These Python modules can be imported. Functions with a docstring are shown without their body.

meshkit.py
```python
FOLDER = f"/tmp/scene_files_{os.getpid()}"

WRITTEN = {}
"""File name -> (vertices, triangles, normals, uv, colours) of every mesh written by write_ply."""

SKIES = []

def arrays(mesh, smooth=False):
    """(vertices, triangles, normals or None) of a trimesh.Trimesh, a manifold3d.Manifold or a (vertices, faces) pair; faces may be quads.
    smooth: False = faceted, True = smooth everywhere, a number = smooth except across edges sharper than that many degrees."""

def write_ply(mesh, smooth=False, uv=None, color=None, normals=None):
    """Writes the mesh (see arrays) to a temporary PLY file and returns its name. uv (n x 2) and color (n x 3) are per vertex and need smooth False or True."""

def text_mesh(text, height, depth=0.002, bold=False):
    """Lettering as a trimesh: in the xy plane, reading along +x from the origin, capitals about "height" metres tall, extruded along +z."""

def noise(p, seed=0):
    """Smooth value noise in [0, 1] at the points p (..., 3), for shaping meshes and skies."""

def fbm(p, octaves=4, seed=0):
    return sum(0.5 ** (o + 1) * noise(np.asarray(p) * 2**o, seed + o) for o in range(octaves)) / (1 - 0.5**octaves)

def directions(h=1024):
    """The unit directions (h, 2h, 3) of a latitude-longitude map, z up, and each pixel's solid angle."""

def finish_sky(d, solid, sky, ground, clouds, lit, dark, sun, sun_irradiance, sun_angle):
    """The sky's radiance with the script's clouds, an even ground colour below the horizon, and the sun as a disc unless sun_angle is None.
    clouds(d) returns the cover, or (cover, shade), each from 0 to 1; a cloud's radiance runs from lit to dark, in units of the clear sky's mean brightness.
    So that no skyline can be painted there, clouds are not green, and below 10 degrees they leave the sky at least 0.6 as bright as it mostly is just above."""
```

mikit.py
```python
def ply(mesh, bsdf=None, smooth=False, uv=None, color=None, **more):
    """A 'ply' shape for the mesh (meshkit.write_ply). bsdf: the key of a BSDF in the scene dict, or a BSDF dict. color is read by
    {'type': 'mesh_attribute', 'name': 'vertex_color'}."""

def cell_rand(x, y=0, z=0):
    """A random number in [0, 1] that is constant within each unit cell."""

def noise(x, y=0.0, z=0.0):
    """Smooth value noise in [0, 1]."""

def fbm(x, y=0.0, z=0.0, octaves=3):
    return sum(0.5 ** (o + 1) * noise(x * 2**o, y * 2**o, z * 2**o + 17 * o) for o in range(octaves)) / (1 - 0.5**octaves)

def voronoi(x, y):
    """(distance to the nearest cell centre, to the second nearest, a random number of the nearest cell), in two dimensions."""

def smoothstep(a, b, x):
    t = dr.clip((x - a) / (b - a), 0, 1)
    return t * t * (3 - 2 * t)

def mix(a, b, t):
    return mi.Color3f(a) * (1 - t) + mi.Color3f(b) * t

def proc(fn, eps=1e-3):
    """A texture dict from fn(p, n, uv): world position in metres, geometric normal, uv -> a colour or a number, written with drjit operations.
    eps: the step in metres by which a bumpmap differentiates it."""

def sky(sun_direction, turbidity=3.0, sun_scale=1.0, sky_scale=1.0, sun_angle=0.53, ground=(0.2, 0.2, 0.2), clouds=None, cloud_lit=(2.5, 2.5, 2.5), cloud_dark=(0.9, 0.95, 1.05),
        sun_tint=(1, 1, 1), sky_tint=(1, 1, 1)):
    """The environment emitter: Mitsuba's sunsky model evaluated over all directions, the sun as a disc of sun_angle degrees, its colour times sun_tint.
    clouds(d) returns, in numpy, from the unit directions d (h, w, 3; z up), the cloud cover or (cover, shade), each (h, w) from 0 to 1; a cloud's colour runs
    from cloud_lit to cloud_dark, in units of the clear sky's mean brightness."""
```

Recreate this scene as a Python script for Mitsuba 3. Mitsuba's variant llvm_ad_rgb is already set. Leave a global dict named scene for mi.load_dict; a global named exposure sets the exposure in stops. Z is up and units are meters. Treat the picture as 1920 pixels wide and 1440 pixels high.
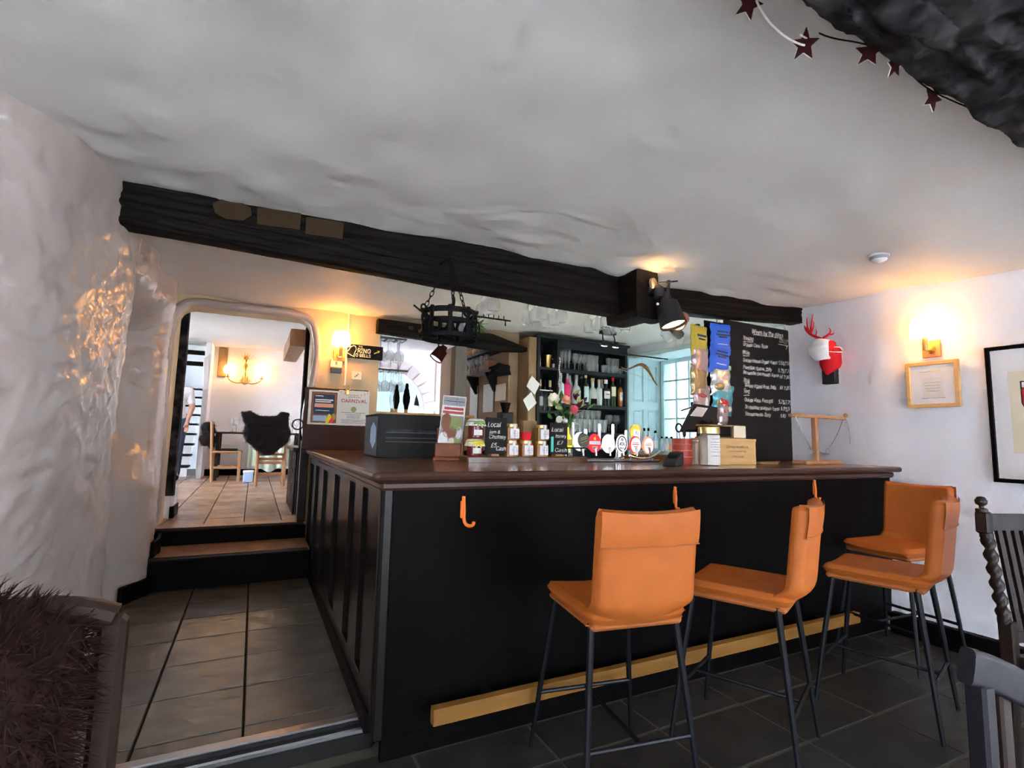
import math, random
import numpy as np, trimesh, drjit as dr, mitsuba as mi
import mikit, meshkit
from mikit import proc, fbm, noise, smoothstep, mix, cell_rand
from shapely.geometry import Polygon, Point, box as sbox, LineString
from shapely.ops import unary_union
T4 = mi.ScalarTransform4f
PI = math.pi
rng = np.random.default_rng(7)
random.seed(7)
scene, labels = {}, {}

# ------------------------------------------------------------------ camera, sky, exposure
HC, FPX = 1.27, 950.0
_yaw, _pit, _rol = np.radians([26.765, 6.021, 1.31])
_F = np.array([math.sin(_yaw)*math.cos(_pit), math.cos(_yaw)*math.cos(_pit), math.sin(_pit)])
_r0 = np.array([math.cos(_yaw), -math.sin(_yaw), 0.0]); _u0 = np.cross(_r0, _F)
_R = math.cos(_rol)*_r0 + math.sin(_rol)*_u0
_U = -math.sin(_rol)*_r0 + math.cos(_rol)*_u0
EYE = np.array([0.0, 0.0, HC])
scene['camera'] = {'type': 'perspective', 'fov': math.degrees(2*math.atan(960/FPX)), 'fov_axis': 'x', 'near_clip': 0.05, 'far_clip': 200.0,
                   'to_world': T4().look_at(origin=EYE.tolist(), target=(EYE+_F).tolist(), up=_U.tolist())}
exposure = 4.12
SKYB = 1.0
scene['sky'] = mikit.sky((-0.4, -0.6, 0.7), turbidity=5, sun_scale=0.0, sky_scale=SKYB,
                         clouds=lambda d: (np.full(d.shape[:2], 0.93), meshkit.fbm(d*3.0, 3)*0.6), cloud_lit=(.93, 1.03, 1.20), cloud_dark=(0.66, 0.76, 0.94), ground=(.25, .25, .2))
scene['sky']['scale'] = 15.0

def at(px, py, **k):
    """World point where the photograph's pixel meets the plane x=, y= or z= (metres)."""
    (a, v), = k.items(); i = 'xyz'.index(a)
    d = _F + _R*(px-960)/FPX - _U*(py-720)/FPX
    return EYE + d*(v-EYE[i])/d[i]

# ------------------------------------------------------------------ registry
def num(base):
    if base not in labels and base not in scene and base not in _used:
        _used.add(base); return base
    k = 1
    while f'{base}_{k:03d}' in _used or f'{base}_{k:03d}' in scene: k += 1
    _used.add(f'{base}_{k:03d}'); return f'{base}_{k:03d}'
_used = set()
def thing(base, label, cat, group=None):
    k = num(base); labels[k] = {'label': label, 'category': cat}
    if group: labels[k]['group'] = group
    return k
def shp(mesh, mat, smooth=30, **more): return mikit.ply(mesh, mat, smooth=smooth, **more)
def put(key, mesh, mat, smooth=30, **more):
    scene[key] = shp(mesh, mat, smooth, **more); return key
def part(parent, name, mesh, mat, smooth=30, label=None, kind=None, **more):
    k = num(parent+'__'+name); put(k, mesh, mat, smooth, **more)
    if label or kind:
        labels[k] = {}
        if label: labels[k]['label'] = label
        if kind: labels[k]['kind'] = kind
    return k
def single(base, mesh, mat, label, cat, group=None, smooth=30, **more):
    k = thing(base, label, cat, group); put(k, mesh, mat, smooth, **more); return k
def struct(name, mesh, mat, smooth=30, label=None, **more):
    k = num(name); put(k, mesh, mat, smooth, **more); labels[k] = {'kind': 'structure'}
    if label: labels[k]['label'] = label
    return k
class Proto:
    """One thing's parts, each mesh written once; place() adds them under a new key."""
    def __init__(self): self.parts = []
    def add(self, name, mesh, mat, smooth=30, label=None, **more): self.parts.append((name, shp(mesh, mat, smooth, **more), label)); return self
    def place(self, base, M, label, cat, group=None, skip=()):
        k = thing(base, label, cat, group)
        for n, d, l in self.parts:
            if n in skip: continue
            kk = num(k+'__'+n) if len(self.parts) > 1 else k
            scene[kk] = {**d, 'to_world': M}
            if l and len(self.parts) > 1: labels[kk] = {'label': l}
        return k
def TR(x=0, y=0, z=0, rz=0, rx=0, ry=0, s=1.0):
    t = T4().translate([float(x), float(y), float(z)])
    if rz: t = t.rotate([0, 0, 1], float(rz))
    if rx: t = t.rotate([1, 0, 0], float(rx))
    if ry: t = t.rotate([0, 1, 0], float(ry))
    if s != 1.0: t = t.scale(s if isinstance(s, list) else [s, s, s])
    return t
def MX(x=0, y=0, z=0, rz=0, rx=0, ry=0, s=1.0): return np.array(TR(x, y, z, rz, rx, ry, s).matrix, float)
def mv(m, *a, **k):
    m = m.copy(); m.apply_transform(MX(*a, **k)); return m

# ------------------------------------------------------------------ mesh helpers
def _cham():
    pts = []
    for sx in (0, 1):
        for sy in (0, 1):
            for sz in (0, 1):
                for a in range(3):
                    q = np.array([sx, sy, sz], float); e = np.where(q > .5, .9, .1); e[a] = q[a]; pts.append(e)
    h = trimesh.Trimesh(np.array(pts)).convex_hull
    v = h.vertices
    return v, h.faces
_cv, _cf = _cham()
def bx(x0, x1, y0, y1, z0, z1, b=.004):
    lo = np.array([min(x0, x1), min(y0, y1), min(z0, z1)]); hi = np.array([max(x0, x1), max(y0, y1), max(z0, z1)])
    b = min(b, *(0.45*(hi-lo)))
    v = np.empty_like(_cv)
    for i in range(3):
        c = _cv[:, i]
        v[:, i] = np.where(c < .05, lo[i], np.where(c < .5, lo[i]+b, np.where(c < .95, hi[i]-b, hi[i])))
    return trimesh.Trimesh(v, _cf.copy(), process=False)
def bxc(cx, cy, cz, sx, sy, sz, b=.004): return bx(cx-sx/2, cx+sx/2, cy-sy/2, cy+sy/2, cz-sz/2, cz+sz/2, b)
def join(*ms):
    if len(ms) == 1 and isinstance(ms[0], (list, tuple)): ms = ms[0]
    return trimesh.util.concatenate(list(ms))
def tube(P, r, n=8, caps=True):
    P = np.asarray(P, float); m = len(P); r = np.broadcast_to(np.asarray(r, float), (m,))
    t = np.gradient(P, axis=0); t /= np.linalg.norm(t, axis=1, keepdims=True)+1e-12
    a = np.cross(t[0], [0, 0, 1.] if abs(t[0][2]) < .9 else [1., 0, 0]); a /= np.linalg.norm(a)
    V = []; ang = np.arange(n)*2*PI/n
    for i in range(m):
        a = a - t[i]*(a@t[i]); a /= np.linalg.norm(a); b = np.cross(t[i], a)
        V.append(P[i]+r[i]*(np.cos(ang)[:, None]*a+np.sin(ang)[:, None]*b))
    V = np.concatenate(V); F = []
    for i in range(m-1):
        for j in range(n):
            p, q = i*n+j, i*n+(j+1) % n
            F += [[p, q, q+n], [p, q+n, p+n]]
    if caps:
        for e, s in ((0, -1), (m-1, 1)):
            c = len(V); V = np.vstack([V, P[e][None]])
            for j in range(n):
                p, q = e*n+j, e*n+(j+1) % n
                F.append([q, p, c] if s < 0 else [p, q, c])
    return trimesh.Trimesh(V, np.array(F), process=False)
def rod(p, q, r, n=8): return tube([p, q], r, n)
def lathe(prof, n=20):
    prof = np.asarray(prof, float); k = len(prof); ang = np.arange(n)*2*PI/n
    V = np.stack([np.outer(prof[:, 0], np.cos(ang)), np.outer(prof[:, 0], np.sin(ang)), np.repeat(prof[:, 1:2], n, 1)], -1).reshape(-1, 3)
    F = []
    for i in range(k-1):
        for j in range(n):
            p, q = i*n+j, i*n+(j+1) % n
            if prof[i, 0] > 1e-6: F.append([p, q, q+n])
            if prof[i+1, 0] > 1e-6: F.append([p, q+n, p+n])
    m = trimesh.Trimesh(V, np.array(F), process=False)
    if m.volume < 0: m.invert()
    return m
def prism(poly, depth): 
    gs = getattr(poly, 'geoms', [poly])
    return join([trimesh.creation.extrude_polygon(g, depth, engine='earcut') for g in gs if g.area > 1e-9])
_YF = np.array([[1, 0, 0, 0], [0, 0, -1, 0], [0, 1, 0, 0], [0, 0, 0, 1.]])   # xy drawing -> stands in xz, faces -y
_XF = np.array([[0, 0, -1, 0], [-1, 0, 0, 0], [0, 1, 0, 0], [0, 0, 0, 1.]])   # xy drawing -> on the right wall, faces -x, reads towards -y
_XP = np.array([[0, 0, 1, 0], [1, 0, 0, 0], [0, 1, 0, 0], [0, 0, 0, 1.]])     # faces +x
def stand(m, x, y, z, M=_YF, rz=0, rx=0):
    m = m.copy(); m.apply_transform(M); m.apply_transform(MX(x, y, z, rz=rz, rx=rx)); return m
def text(s, h, x=0, y=0, align='l', depth=.001, bold=False, shear=0., width=None):
    m = meshkit.text_mesh(s, h, depth, bold)
    w = m.bounds[1, 0]
    if width: m.apply_scale([width/w, 1, 1]); w = width
    if shear: m.vertices[:, 0] += shear*m.vertices[:, 1]
    m.apply_translation([x-(w/2 if align == 'c' else w if align == 'r' else 0), y, 0]); return m
def plate(w, h, d=.002, x=0, y=0): return bx(x, x+w, y, y+h, 0, d, .0005)
def ellipse(a, b, n=32): return Polygon([(a*math.cos(t), b*math.sin(t)) for t in np.linspace(0, 2*PI, n, endpoint=False)])
def sphere(c, r, sub=2):
    m = trimesh.creation.icosphere(sub, 1.0); m.apply_scale(r); m.apply_translation(c); return m
def grid(fn, nu, nv):
    u, v = np.meshgrid(np.linspace(0, 1, nu), np.linspace(0, 1, nv), indexing='ij')
    V = fn(u, v).reshape(-1, 3); i, j = np.meshgrid(np.arange(nu-1), np.arange(nv-1), indexing='ij')
    a = (i*nv+j).ravel(); q = np.stack([a, a+nv, a+nv+1, a+1], 1)
    return trimesh.Trimesh(V, np.vstack([q[:, [0, 1, 2]], q[:, [0, 2, 3]]]), process=False)
def spline(P, n):
    from scipy.interpolate import CubicSpline
    P = np.asarray(P, float); d = np.r_[0, np.cumsum(np.linalg.norm(np.diff(P, axis=0), axis=1))]
    return CubicSpline(d, P)(np.linspace(0, d[-1], n))
def bones(joints, links, edge=.008, smooth_it=6):
    """Continuous tapered body: hulls of spheres joined, remeshed and smoothed."""
    import manifold3d as m3
    tot = None
    for a, b in links:
        ms = []
        for k in (a, b):
            p, r = joints[k]; ms.append(m3.Manifold.sphere(r, 20).translate([float(c) for c in p]))
        h = m3.Manifold.batch_hull(ms); tot = h if tot is None else tot+h
    tot = tot.refine_to_length(edge); mm = tot.to_mesh()
    t = trimesh.Trimesh(mm.vert_properties[:, :3], mm.tri_verts, process=True)
    trimesh.smoothing.filter_taubin(t, iterations=smooth_it)
    return t
def rough_beam(x0, x1, y0, y1, z0, z1, axis=0, amp=.012, step=.05, seed=1, freq=6.):
    """A hewn timber: a box refined and knocked about by noise (axis: its long direction)."""
    L = [x1-x0, y1-y0, z1-z0]
    m = trimesh.creation.box([1, 1, 1]); m.apply_translation([.5, .5, .5])
    n = [max(2, int(l/step)) for l in L]
    import manifold3d as m3
    man = m3.Manifold.cube([float(l) for l in L]).refine_to_length(step)
    mm = man.to_mesh(); v = np.array(mm.vert_properties[:, :3], float); f = np.array(mm.tri_verts)
    s = np.full(3, freq); s[axis] = freq*.3
    c = np.array(L)/2; q = v-c
    k = [i for i in range(3) if i != axis]
    # round the arrises a little
    for i in k:
        j = [w for w in k if w != i][0]
        e = np.clip((np.abs(q[:, j])/(L[j]/2)-.8)/.2, 0, 1)
        q[:, i] *= 1-.06*e**2
    o = (meshkit.fbm((v+[x0, y0, z0])*s, 3, seed)-.5)*2
    o2 = (meshkit.fbm((v+[x0, y0, z0])*s+31, 3, seed+5)-.5)*2
    q[:, k[0]] += amp*o*np.sign(q[:, k[0]]); q[:, k[1]] += amp*o2
    v = q+c+[x0, y0, z0]
    return trimesh.Trimesh(v, f, process=False)

# ------------------------------------------------------------------ materials
def two(b): return {'type': 'twosided', 'bsdf': b}
def rgb(c): return {'type': 'rgb', 'value': [float(x) for x in c]}
def mat(name, color, rough=.6, metallic=0., bump=None, bscale=1.0, spec=.25, eps=1e-3, **kw):
    b = {'type': 'principled', 'base_color': color if isinstance(color, dict) else rgb(color), 'roughness': rough, 'metallic': metallic, 'specular': spec, **kw}
    if bump is not None: b = {'type': 'bumpmap', 'arbitrary': proc(bump, eps), 'scale': bscale, 'bsdf': b}
    scene[name] = two(b); return name
def glassy(name, kind='thindielectric', **k): scene[name] = {'type': kind, **k}; return name
def emit(rad, **k): return {'emitter': {'type': 'area', 'radiance': rgb([c/16 for c in rad])}, **k}

mat('m_plaster', proc(lambda p, n, uv: mix((.76, .785, .84), (.82, .845, .89), fbm(p.x*2.3+5, p.y*2.3, p.z*2.3))), .55,
    bump=lambda p, n, uv: .008*fbm(p.x*20, p.y*20, p.z*20, 3)+.002*noise(p.x*70, p.y*70, p.z*70), bscale=1.0, eps=3e-3)
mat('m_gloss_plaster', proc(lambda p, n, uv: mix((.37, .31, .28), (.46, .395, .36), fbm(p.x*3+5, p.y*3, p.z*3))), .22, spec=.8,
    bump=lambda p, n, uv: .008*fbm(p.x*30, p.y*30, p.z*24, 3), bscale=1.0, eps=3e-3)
mat('m_ceiling', proc(lambda p, n, uv: mix((.52, .50, .465), (.63, .605, .565), fbm(p.x*1.6, p.y*1.6+9, 0, 4))), .6,
    bump=lambda p, n, uv: .006*fbm(p.x*7, p.y*10, p.z*8, 3)+.0012*noise(p.x*90, p.y*90, 0), bscale=1.0, eps=4e-3)
mat('m_cream_plaster', proc(lambda p, n, uv: mix((.52, .40, .25), (.62, .49, .31), fbm(p.x*3, p.y*3, p.z*3))), .6,
    bump=lambda p, n, uv: .007*fbm(p.x*24, p.y*24, p.z*24, 3), eps=3e-3)
mat('m_white_wall', proc(lambda p, n, uv: mix((.74, .72, .73), (.80, .78, .79), fbm(p.x*3, p.y*3, p.z*3))), .7)
mat('m_tan_wall', (.30, .20, .125), .8)
mat('m_beam', proc(lambda p, n, uv: mix((.004, .003, .0025), (.012, .009, .007), fbm(p.x*5, p.y*30, p.z*30))), .6, spec=.08,
    bump=lambda p, n, uv: .010*fbm(p.x*6, p.y*40, p.z*40, 3), bscale=1.0, eps=2e-3)
mat('m_beam_old', proc(lambda p, n, uv: mix((.006, .006, .006), (.05, .048, .048), smoothstep(.35, .8, fbm(p.x*14, p.y*10, p.z*14)))), .7, spec=.12,
    bump=lambda p, n, uv: .03*fbm(p.x*42, p.y*14, p.z*42, 4), bscale=1.0, eps=2e-3)
mat('m_black_gloss', proc(lambda p, n, uv: mix((.0025, .002, .002), (.005, .004, .004), fbm(p.x*8, p.y*8, p.z*2))), .45, spec=.04)
mat('m_black_panel', (.008, .006, .005), .28, spec=.30)
mat('m_black_wood', (.006, .005, .005), .5, spec=.12)
mat('m_black_metal', (.006, .007, .009), .4, spec=.25)
mat('m_iron', (.005, .0045, .0045), .6, spec=.15)
mat('m_black_cloth', (.005, .005, .006), .95)
mat('m_charcoal', (.018, .018, .020), .5, spec=.25)
mat('m_counter', proc(lambda p, n, uv: mix((.075, .033, .016), (.16, .08, .04), fbm(p.x*4, p.y*34, p.z*9))), .10, spec=.5,
    bump=lambda p, n, uv: .0012*fbm(p.x*18, p.y*30, 0, 3), eps=2e-3)
mat('m_edge', proc(lambda p, n, uv: mix((.035, .016, .012), (.075, .035, .024), fbm(p.x*5, p.y*5, p.z*60))), .25)
mat('m_slate', proc(lambda p, n, uv: mix((.045, .042, .038), (.085, .078, .066), fbm(p.x*7, p.y*16, 3, 4))), .30, spec=.6,
    bump=lambda p, n, uv: .006*fbm(p.x*9, p.y*24, 0, 4), eps=2e-3)
mat('m_slate_warm', proc(lambda p, n, uv: mix((.052, .045, .036), (.10, .088, .068), fbm(p.x*9+4, p.y*12, 3, 4))), .30, spec=.6,
    bump=lambda p, n, uv: .007*fbm(p.x*14+p.y*9, p.y*14-p.x*5, 0, 4), eps=2e-3)
mat('m_slate_dark', proc(lambda p, n, uv: mix((.019, .0175, .016), (.038, .034, .030), fbm(p.x*9, p.y*9, 8, 4))), .38, spec=.12,
    bump=lambda p, n, uv: .004*fbm(p.x*20, p.y*12, 0, 3), eps=2e-3)
mat('m_slate_dark2', proc(lambda p, n, uv: mix((.023, .021, .019), (.046, .041, .036), fbm(p.x*8, p.y*10, 5, 4))), .36, spec=.14)
mat('m_grout', (.075, .068, .050), .9)
mat('m_grout_dark', (.012, .011, .010), .9)
mat('m_wood_floor', proc(lambda p, n, uv: mix((.26, .145, .085), (.40, .25, .155), fbm(p.x*9, p.y*3.5, 1))), .32)
mat('m_wood_floor2', proc(lambda p, n, uv: mix((.21, .115, .07), (.33, .20, .125), fbm(p.x*9+3, p.y*3.5, 4))), .32)
mat('m_pine', proc(lambda p, n, uv: mix((.19, .085, .018), (.27, .135, .036), fbm(p.x*4, p.y*30, p.z*30))), .4)
mat('m_oak', proc(lambda p, n, uv: mix((.30, .145, .06), (.46, .245, .115), fbm(p.x*22, p.y*22, p.z*5))), .42)
mat('m_red_wood', proc(lambda p, n, uv: mix((.17, .05, .025), (.27, .095, .045), fbm(p.x*18, p.y*18, p.z*18))), .45)
mat('m_box_wood', proc(lambda p, n, uv: mix((.52, .31, .12), (.70, .46, .20), fbm(p.x*7, p.y*7, p.z*45))), .55)
mat('m_brown_board', (.045, .010, .005), .45)
mat('m_dark_oak', proc(lambda p, n, uv: mix((.009, .005, .004), (.022, .013, .009), fbm(p.x*25, p.y*25, p.z*6))), .34, spec=.3)
mat('m_rail_wood', proc(lambda p, n, uv: mix((.015, .008, .006), (.034, .019, .015), fbm(p.x*20, p.y*20, p.z*7))), .34, spec=.25)
mat('m_rail_dark', (.012, .011, .015), .3, spec=.25)
mat('m_leather', proc(lambda p, n, uv: mix((.39, .098, .018), (.47, .130, .026), fbm(p.x*12, p.y*12, p.z*12))), .46, spec=.2,
    bump=lambda p, n, uv: .0012*fbm(p.x*190, p.y*190, p.z*190, 2), eps=8e-4)
mat('m_leather_dark', (.36, .11, .03), .5)
mat('m_orange', (.85, .20, .03), .4)
mat('m_fur', proc(lambda p, n, uv: mix((.008, .0025, .0018), (.026, .009, .005), fbm(p.x*40, p.y*40, p.z*40))), .9)
mat('m_fur_black', (.010, .007, .007), .95)
mat('m_red', (.55, .012, .020), .6)
mat('m_red_bright', (.80, .02, .03), .4)
mat('m_felt', (.045, .008, .008), .95)
mat('m_white', (.82, .82, .82), .5)
mat('m_paper', (.76, .75, .70), .8)
mat('m_cream', (.78, .72, .55), .7)
mat('m_chalk', (.72, .72, .70), .9)
mat('m_chalkboard', proc(lambda p, n, uv: mix((.012, .011, .011), (.022, .020, .019), fbm(p.x*6, p.y*6, p.z*6))), .6, spec=.15)
mat('m_chrome', (.80, .80, .82), .12, 1.0)
mat('m_brass', (.70, .46, .16), .25, 1.0)
mat('m_steel', (.45, .46, .48), .3, 1.0)
mat('m_gold', (.80, .58, .25), .25, 1.0)
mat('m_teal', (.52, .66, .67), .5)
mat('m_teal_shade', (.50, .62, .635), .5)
mat('m_blue', (.04, .13, .62), .35)
mat('m_blue_grey', (.055, .075, .12), .5)
mat('m_sky_label', (.40, .55, .75), .5)
mat('m_yellow', (.80, .68, .05), .4)
mat('m_mustard', (.50, .38, .05), .4)
mat('m_green', (.06, .16, .035), .6)
mat('m_pale_green', (.35, .42, .16), .6)
mat('m_mint', (.10, .62, .48), .5)
mat('m_pink', (.75, .16, .22), .5)
mat('m_hot_pink', (.80, .05, .17), .3)
mat('m_purple', (.085, .012, .05), .6)
mat('m_salmon', (.80, .38, .25), .6)
mat('m_honey', (.36, .14, .012), .12, spec=.6)
mat('m_honey_dark', (.22, .12, .012), .12, spec=.6)
mat('m_jam', (.14, .010, .012), .12, spec=.6)
mat('m_foil_silver', (.55, .56, .56), .25, .7)
mat('m_foil_gold', (.42, .32, .16), .28, .6)
mat('m_foil_pinkish', (.50, .40, .38), .28, .6)
mat('m_foil_teal', (.10, .36, .44), .28, .5)
mat('m_terracotta', (.42, .055, .035), .3)
mat('m_grey_box', (.022, .021, .020), .6, spec=.2)
mat('m_grey_box_side', (.085, .095, .115), .5)
mat('m_bottle_dark', (.012, .014, .010), .08, spec=.7)
mat('m_bottle_green', (.020, .05, .015), .08, spec=.7)
mat('m_bottle_clear', (.55, .60, .58), .08, spec=.8)
mat('m_amber', (.45, .17, .02), .08, spec=.7)
mat('m_cork', (.55, .40, .22), .7)
mat('m_skin', (.50, .26, .18), .5)
mat('m_skin_dark', (.30, .14, .09), .5)
mat('m_shirt', (.74, .72, .72), .9)
mat('m_jeans', (.06, .08, .13), .9)
mat('m_hair', (.03, .02, .015), .8)
mat('m_brick', (.62, .56, .56), .85)
mat('m_pink_wall', (.62, .50, .46), .8)
mat('m_mortar', (.74, .72, .73), .9)
mat('m_paving', (.62, .61, .59), .9)
mat('m_flag', (.62, .60, .57), .8)
mat('m_grass', proc(lambda p, n, uv: mix((.10, .14, .05), (.2, .22, .1), fbm(p.x*2, p.y*2))), .95)
mat('m_foil_red', (.62, .05, .04), .3, .3)
scene['m_glass_clear'] = {'type': 'thindielectric', 'int_ior': 1.5}
scene['m_glass_sheen'] = two({'type': 'principled', 'base_color': rgb((.75, .78, .78)), 'roughness': .18, 'specular': .9})
scene['m_glass'] = {'type': 'blendbsdf', 'weight': .13, 'a': {'type': 'ref', 'id': 'm_glass_clear'}, 'b': {'type': 'ref', 'id': 'm_glass_sheen'}}
glassy('m_pane', 'thindielectric', int_ior=1.5)
LAMP_WARM = (9.0, 6.2, 2.9)
mat('m_shade', (.8, .75, .62), .6)
mat('m_patch', (.045, .028, .014), .6, spec=.1)
mat('m_post', proc(lambda p, n, uv: mix((.10, .09, .075), (.17, .155, .13), fbm(p.x*30, p.y*30, p.z*5))), .7)
mat('m_shelf_unit', (.012, .014, .017), .45, spec=.3)
mat('m_tan_wood', proc(lambda p, n, uv: mix((.20, .125, .06), (.32, .21, .11), fbm(p.x*30, p.y*30, p.z*6))), .5)
mat('m_print_navy', (.03, .05, .10), .5)
mat('m_print_grey', (.35, .35, .38), .7)
mat('m_print_red', (.50, .09, .10), .6)
mat('m_print_brown', (.28, .12, .07), .6)
mat('m_pale_cloth', (.60, .68, .56), .9)
# ================================================================== STRUCTURE
CZ_ = 1.20
WX, YB = 4.18, 5.15                      # right wall, wall behind the bar
def zc(x, y):
    """Height of the old ceiling: never quite level."""
    z = 2.425 + .03*np.clip((x-1.2)/3, -1, 1)*np.clip((y-1.6)/1.1, -1, 1)
    z = z - .055*np.clip((x-3.2)/1., 0, 1)*np.clip((2.1-y)/.9, 0, 1)
    return z
CRACKS = [[(1265, 247), (1300, 225), (1340, 210)], [(715, 25), (690, 100), (660, 165), (610, 255)], [(1000, 5), (930, 120)], [(600, 300), (650, 280), (705, 265)],
          [(230, 165), (260, 215), (290, 245)], [(1640, 365), (1700, 372), (1760, 350)], [(840, 400), (960, 395), (1060, 400), (1160, 440)], [(490, 140), (540, 165)]]
_cr = [np.array([at(px, py, z=2.42)[:2] for px, py in c]) for c in CRACKS]
def ceil_mesh(x0, x1, y0, y1, step):
    nx, ny = int((x1-x0)/step)+1, int((y1-y0)/step)+1
    def fn(u, v):
        x, y = x0+u*(x1-x0), y0+v*(y1-y0)
        p = np.stack([x, y, 0*x], -1)
        z = zc(x, y) + .055*(meshkit.fbm(p*1.1, 2, 3)-.5) + .034*(meshkit.fbm(p*3.2, 2, 9)-.5) + .040*np.maximum(0, meshkit.noise(p*2.6, 4)-.60) + .03*(meshkit.fbm(p*np.array([5, 9, 1]), 2, 19)-.5)*np.exp(-((y-2.55)/.35)**2)
        for k, c in enumerate(_cr):
            d = np.full(x.shape, 9.)
            for a, b in zip(c[:-1], c[1:]):
                ab = b-a; t = np.clip(((x-a[0])*ab[0]+(y-a[1])*ab[1])/(ab@ab), 0, 1)
                d = np.minimum(d, np.hypot(x-a[0]-t*ab[0], y-a[1]-t*ab[1]))
            z = z - (.014 if k % 2 == 0 else .009)*np.exp(-(d/.024)**2) + .009*np.exp(-(d/.06)**2)
        return np.stack([x, y, z], -1)
    return grid(fn, nx, ny)
struct('ceiling', ceil_mesh(-2.7, 4.3, -3.3, 5.3, .025), 'm_ceiling', True)
struct('ceiling_outer', bx(-4.2, 5.3, -3.8, 13, 2.98, 3.1), 'm_white_wall')

# ---- right wall with the deep window recess behind the bar
RY0, RY1, RZ0, RZ1 = 3.0, 5.0, 1.15, 2.3
def rw(u, v):
    y, z = -3.3+u*8.5, -.05+v*2.65
    p = np.stack([0*y, y, z], -1)
    x = WX + .09*np.clip((y-2.15)/.6, 0, 1) - .15*np.clip((1.12-z)/1.1, 0, 1)*np.clip((2.9-y)/.5, 0, 1) + .030*(meshkit.fbm(p*1.7, 2, 5)-.5)+.014*(meshkit.fbm(p*7, 3, 6)-.5)
    return np.stack([x, y, z], -1)
m = grid(rw, 171, 54)
c = m.vertices[m.faces].mean(1)
m.update_faces(~((c[:, 1] > RY0) & (c[:, 1] < RY1) & (c[:, 2] > RZ0) & (c[:, 2] < RZ1)))
struct('wall_right', m, 'm_plaster', True)
# reveal: sill, soffit, near cheek
struct('window_1_sill', bx(WX+.07, 4.72, RY0-.02, RY1+.02, RZ0-.05, RZ0), 'm_teal')
struct('window_1_soffit', bx(WX+.07, 4.72, RY0-.05, RY1+.05, RZ1, RZ1+.05), 'm_teal')
struct('window_1_cheek', bx(WX+.07, 4.72, RY0-.06, RY0, RZ0-.05, RZ1+.03), 'm_teal')
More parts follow.
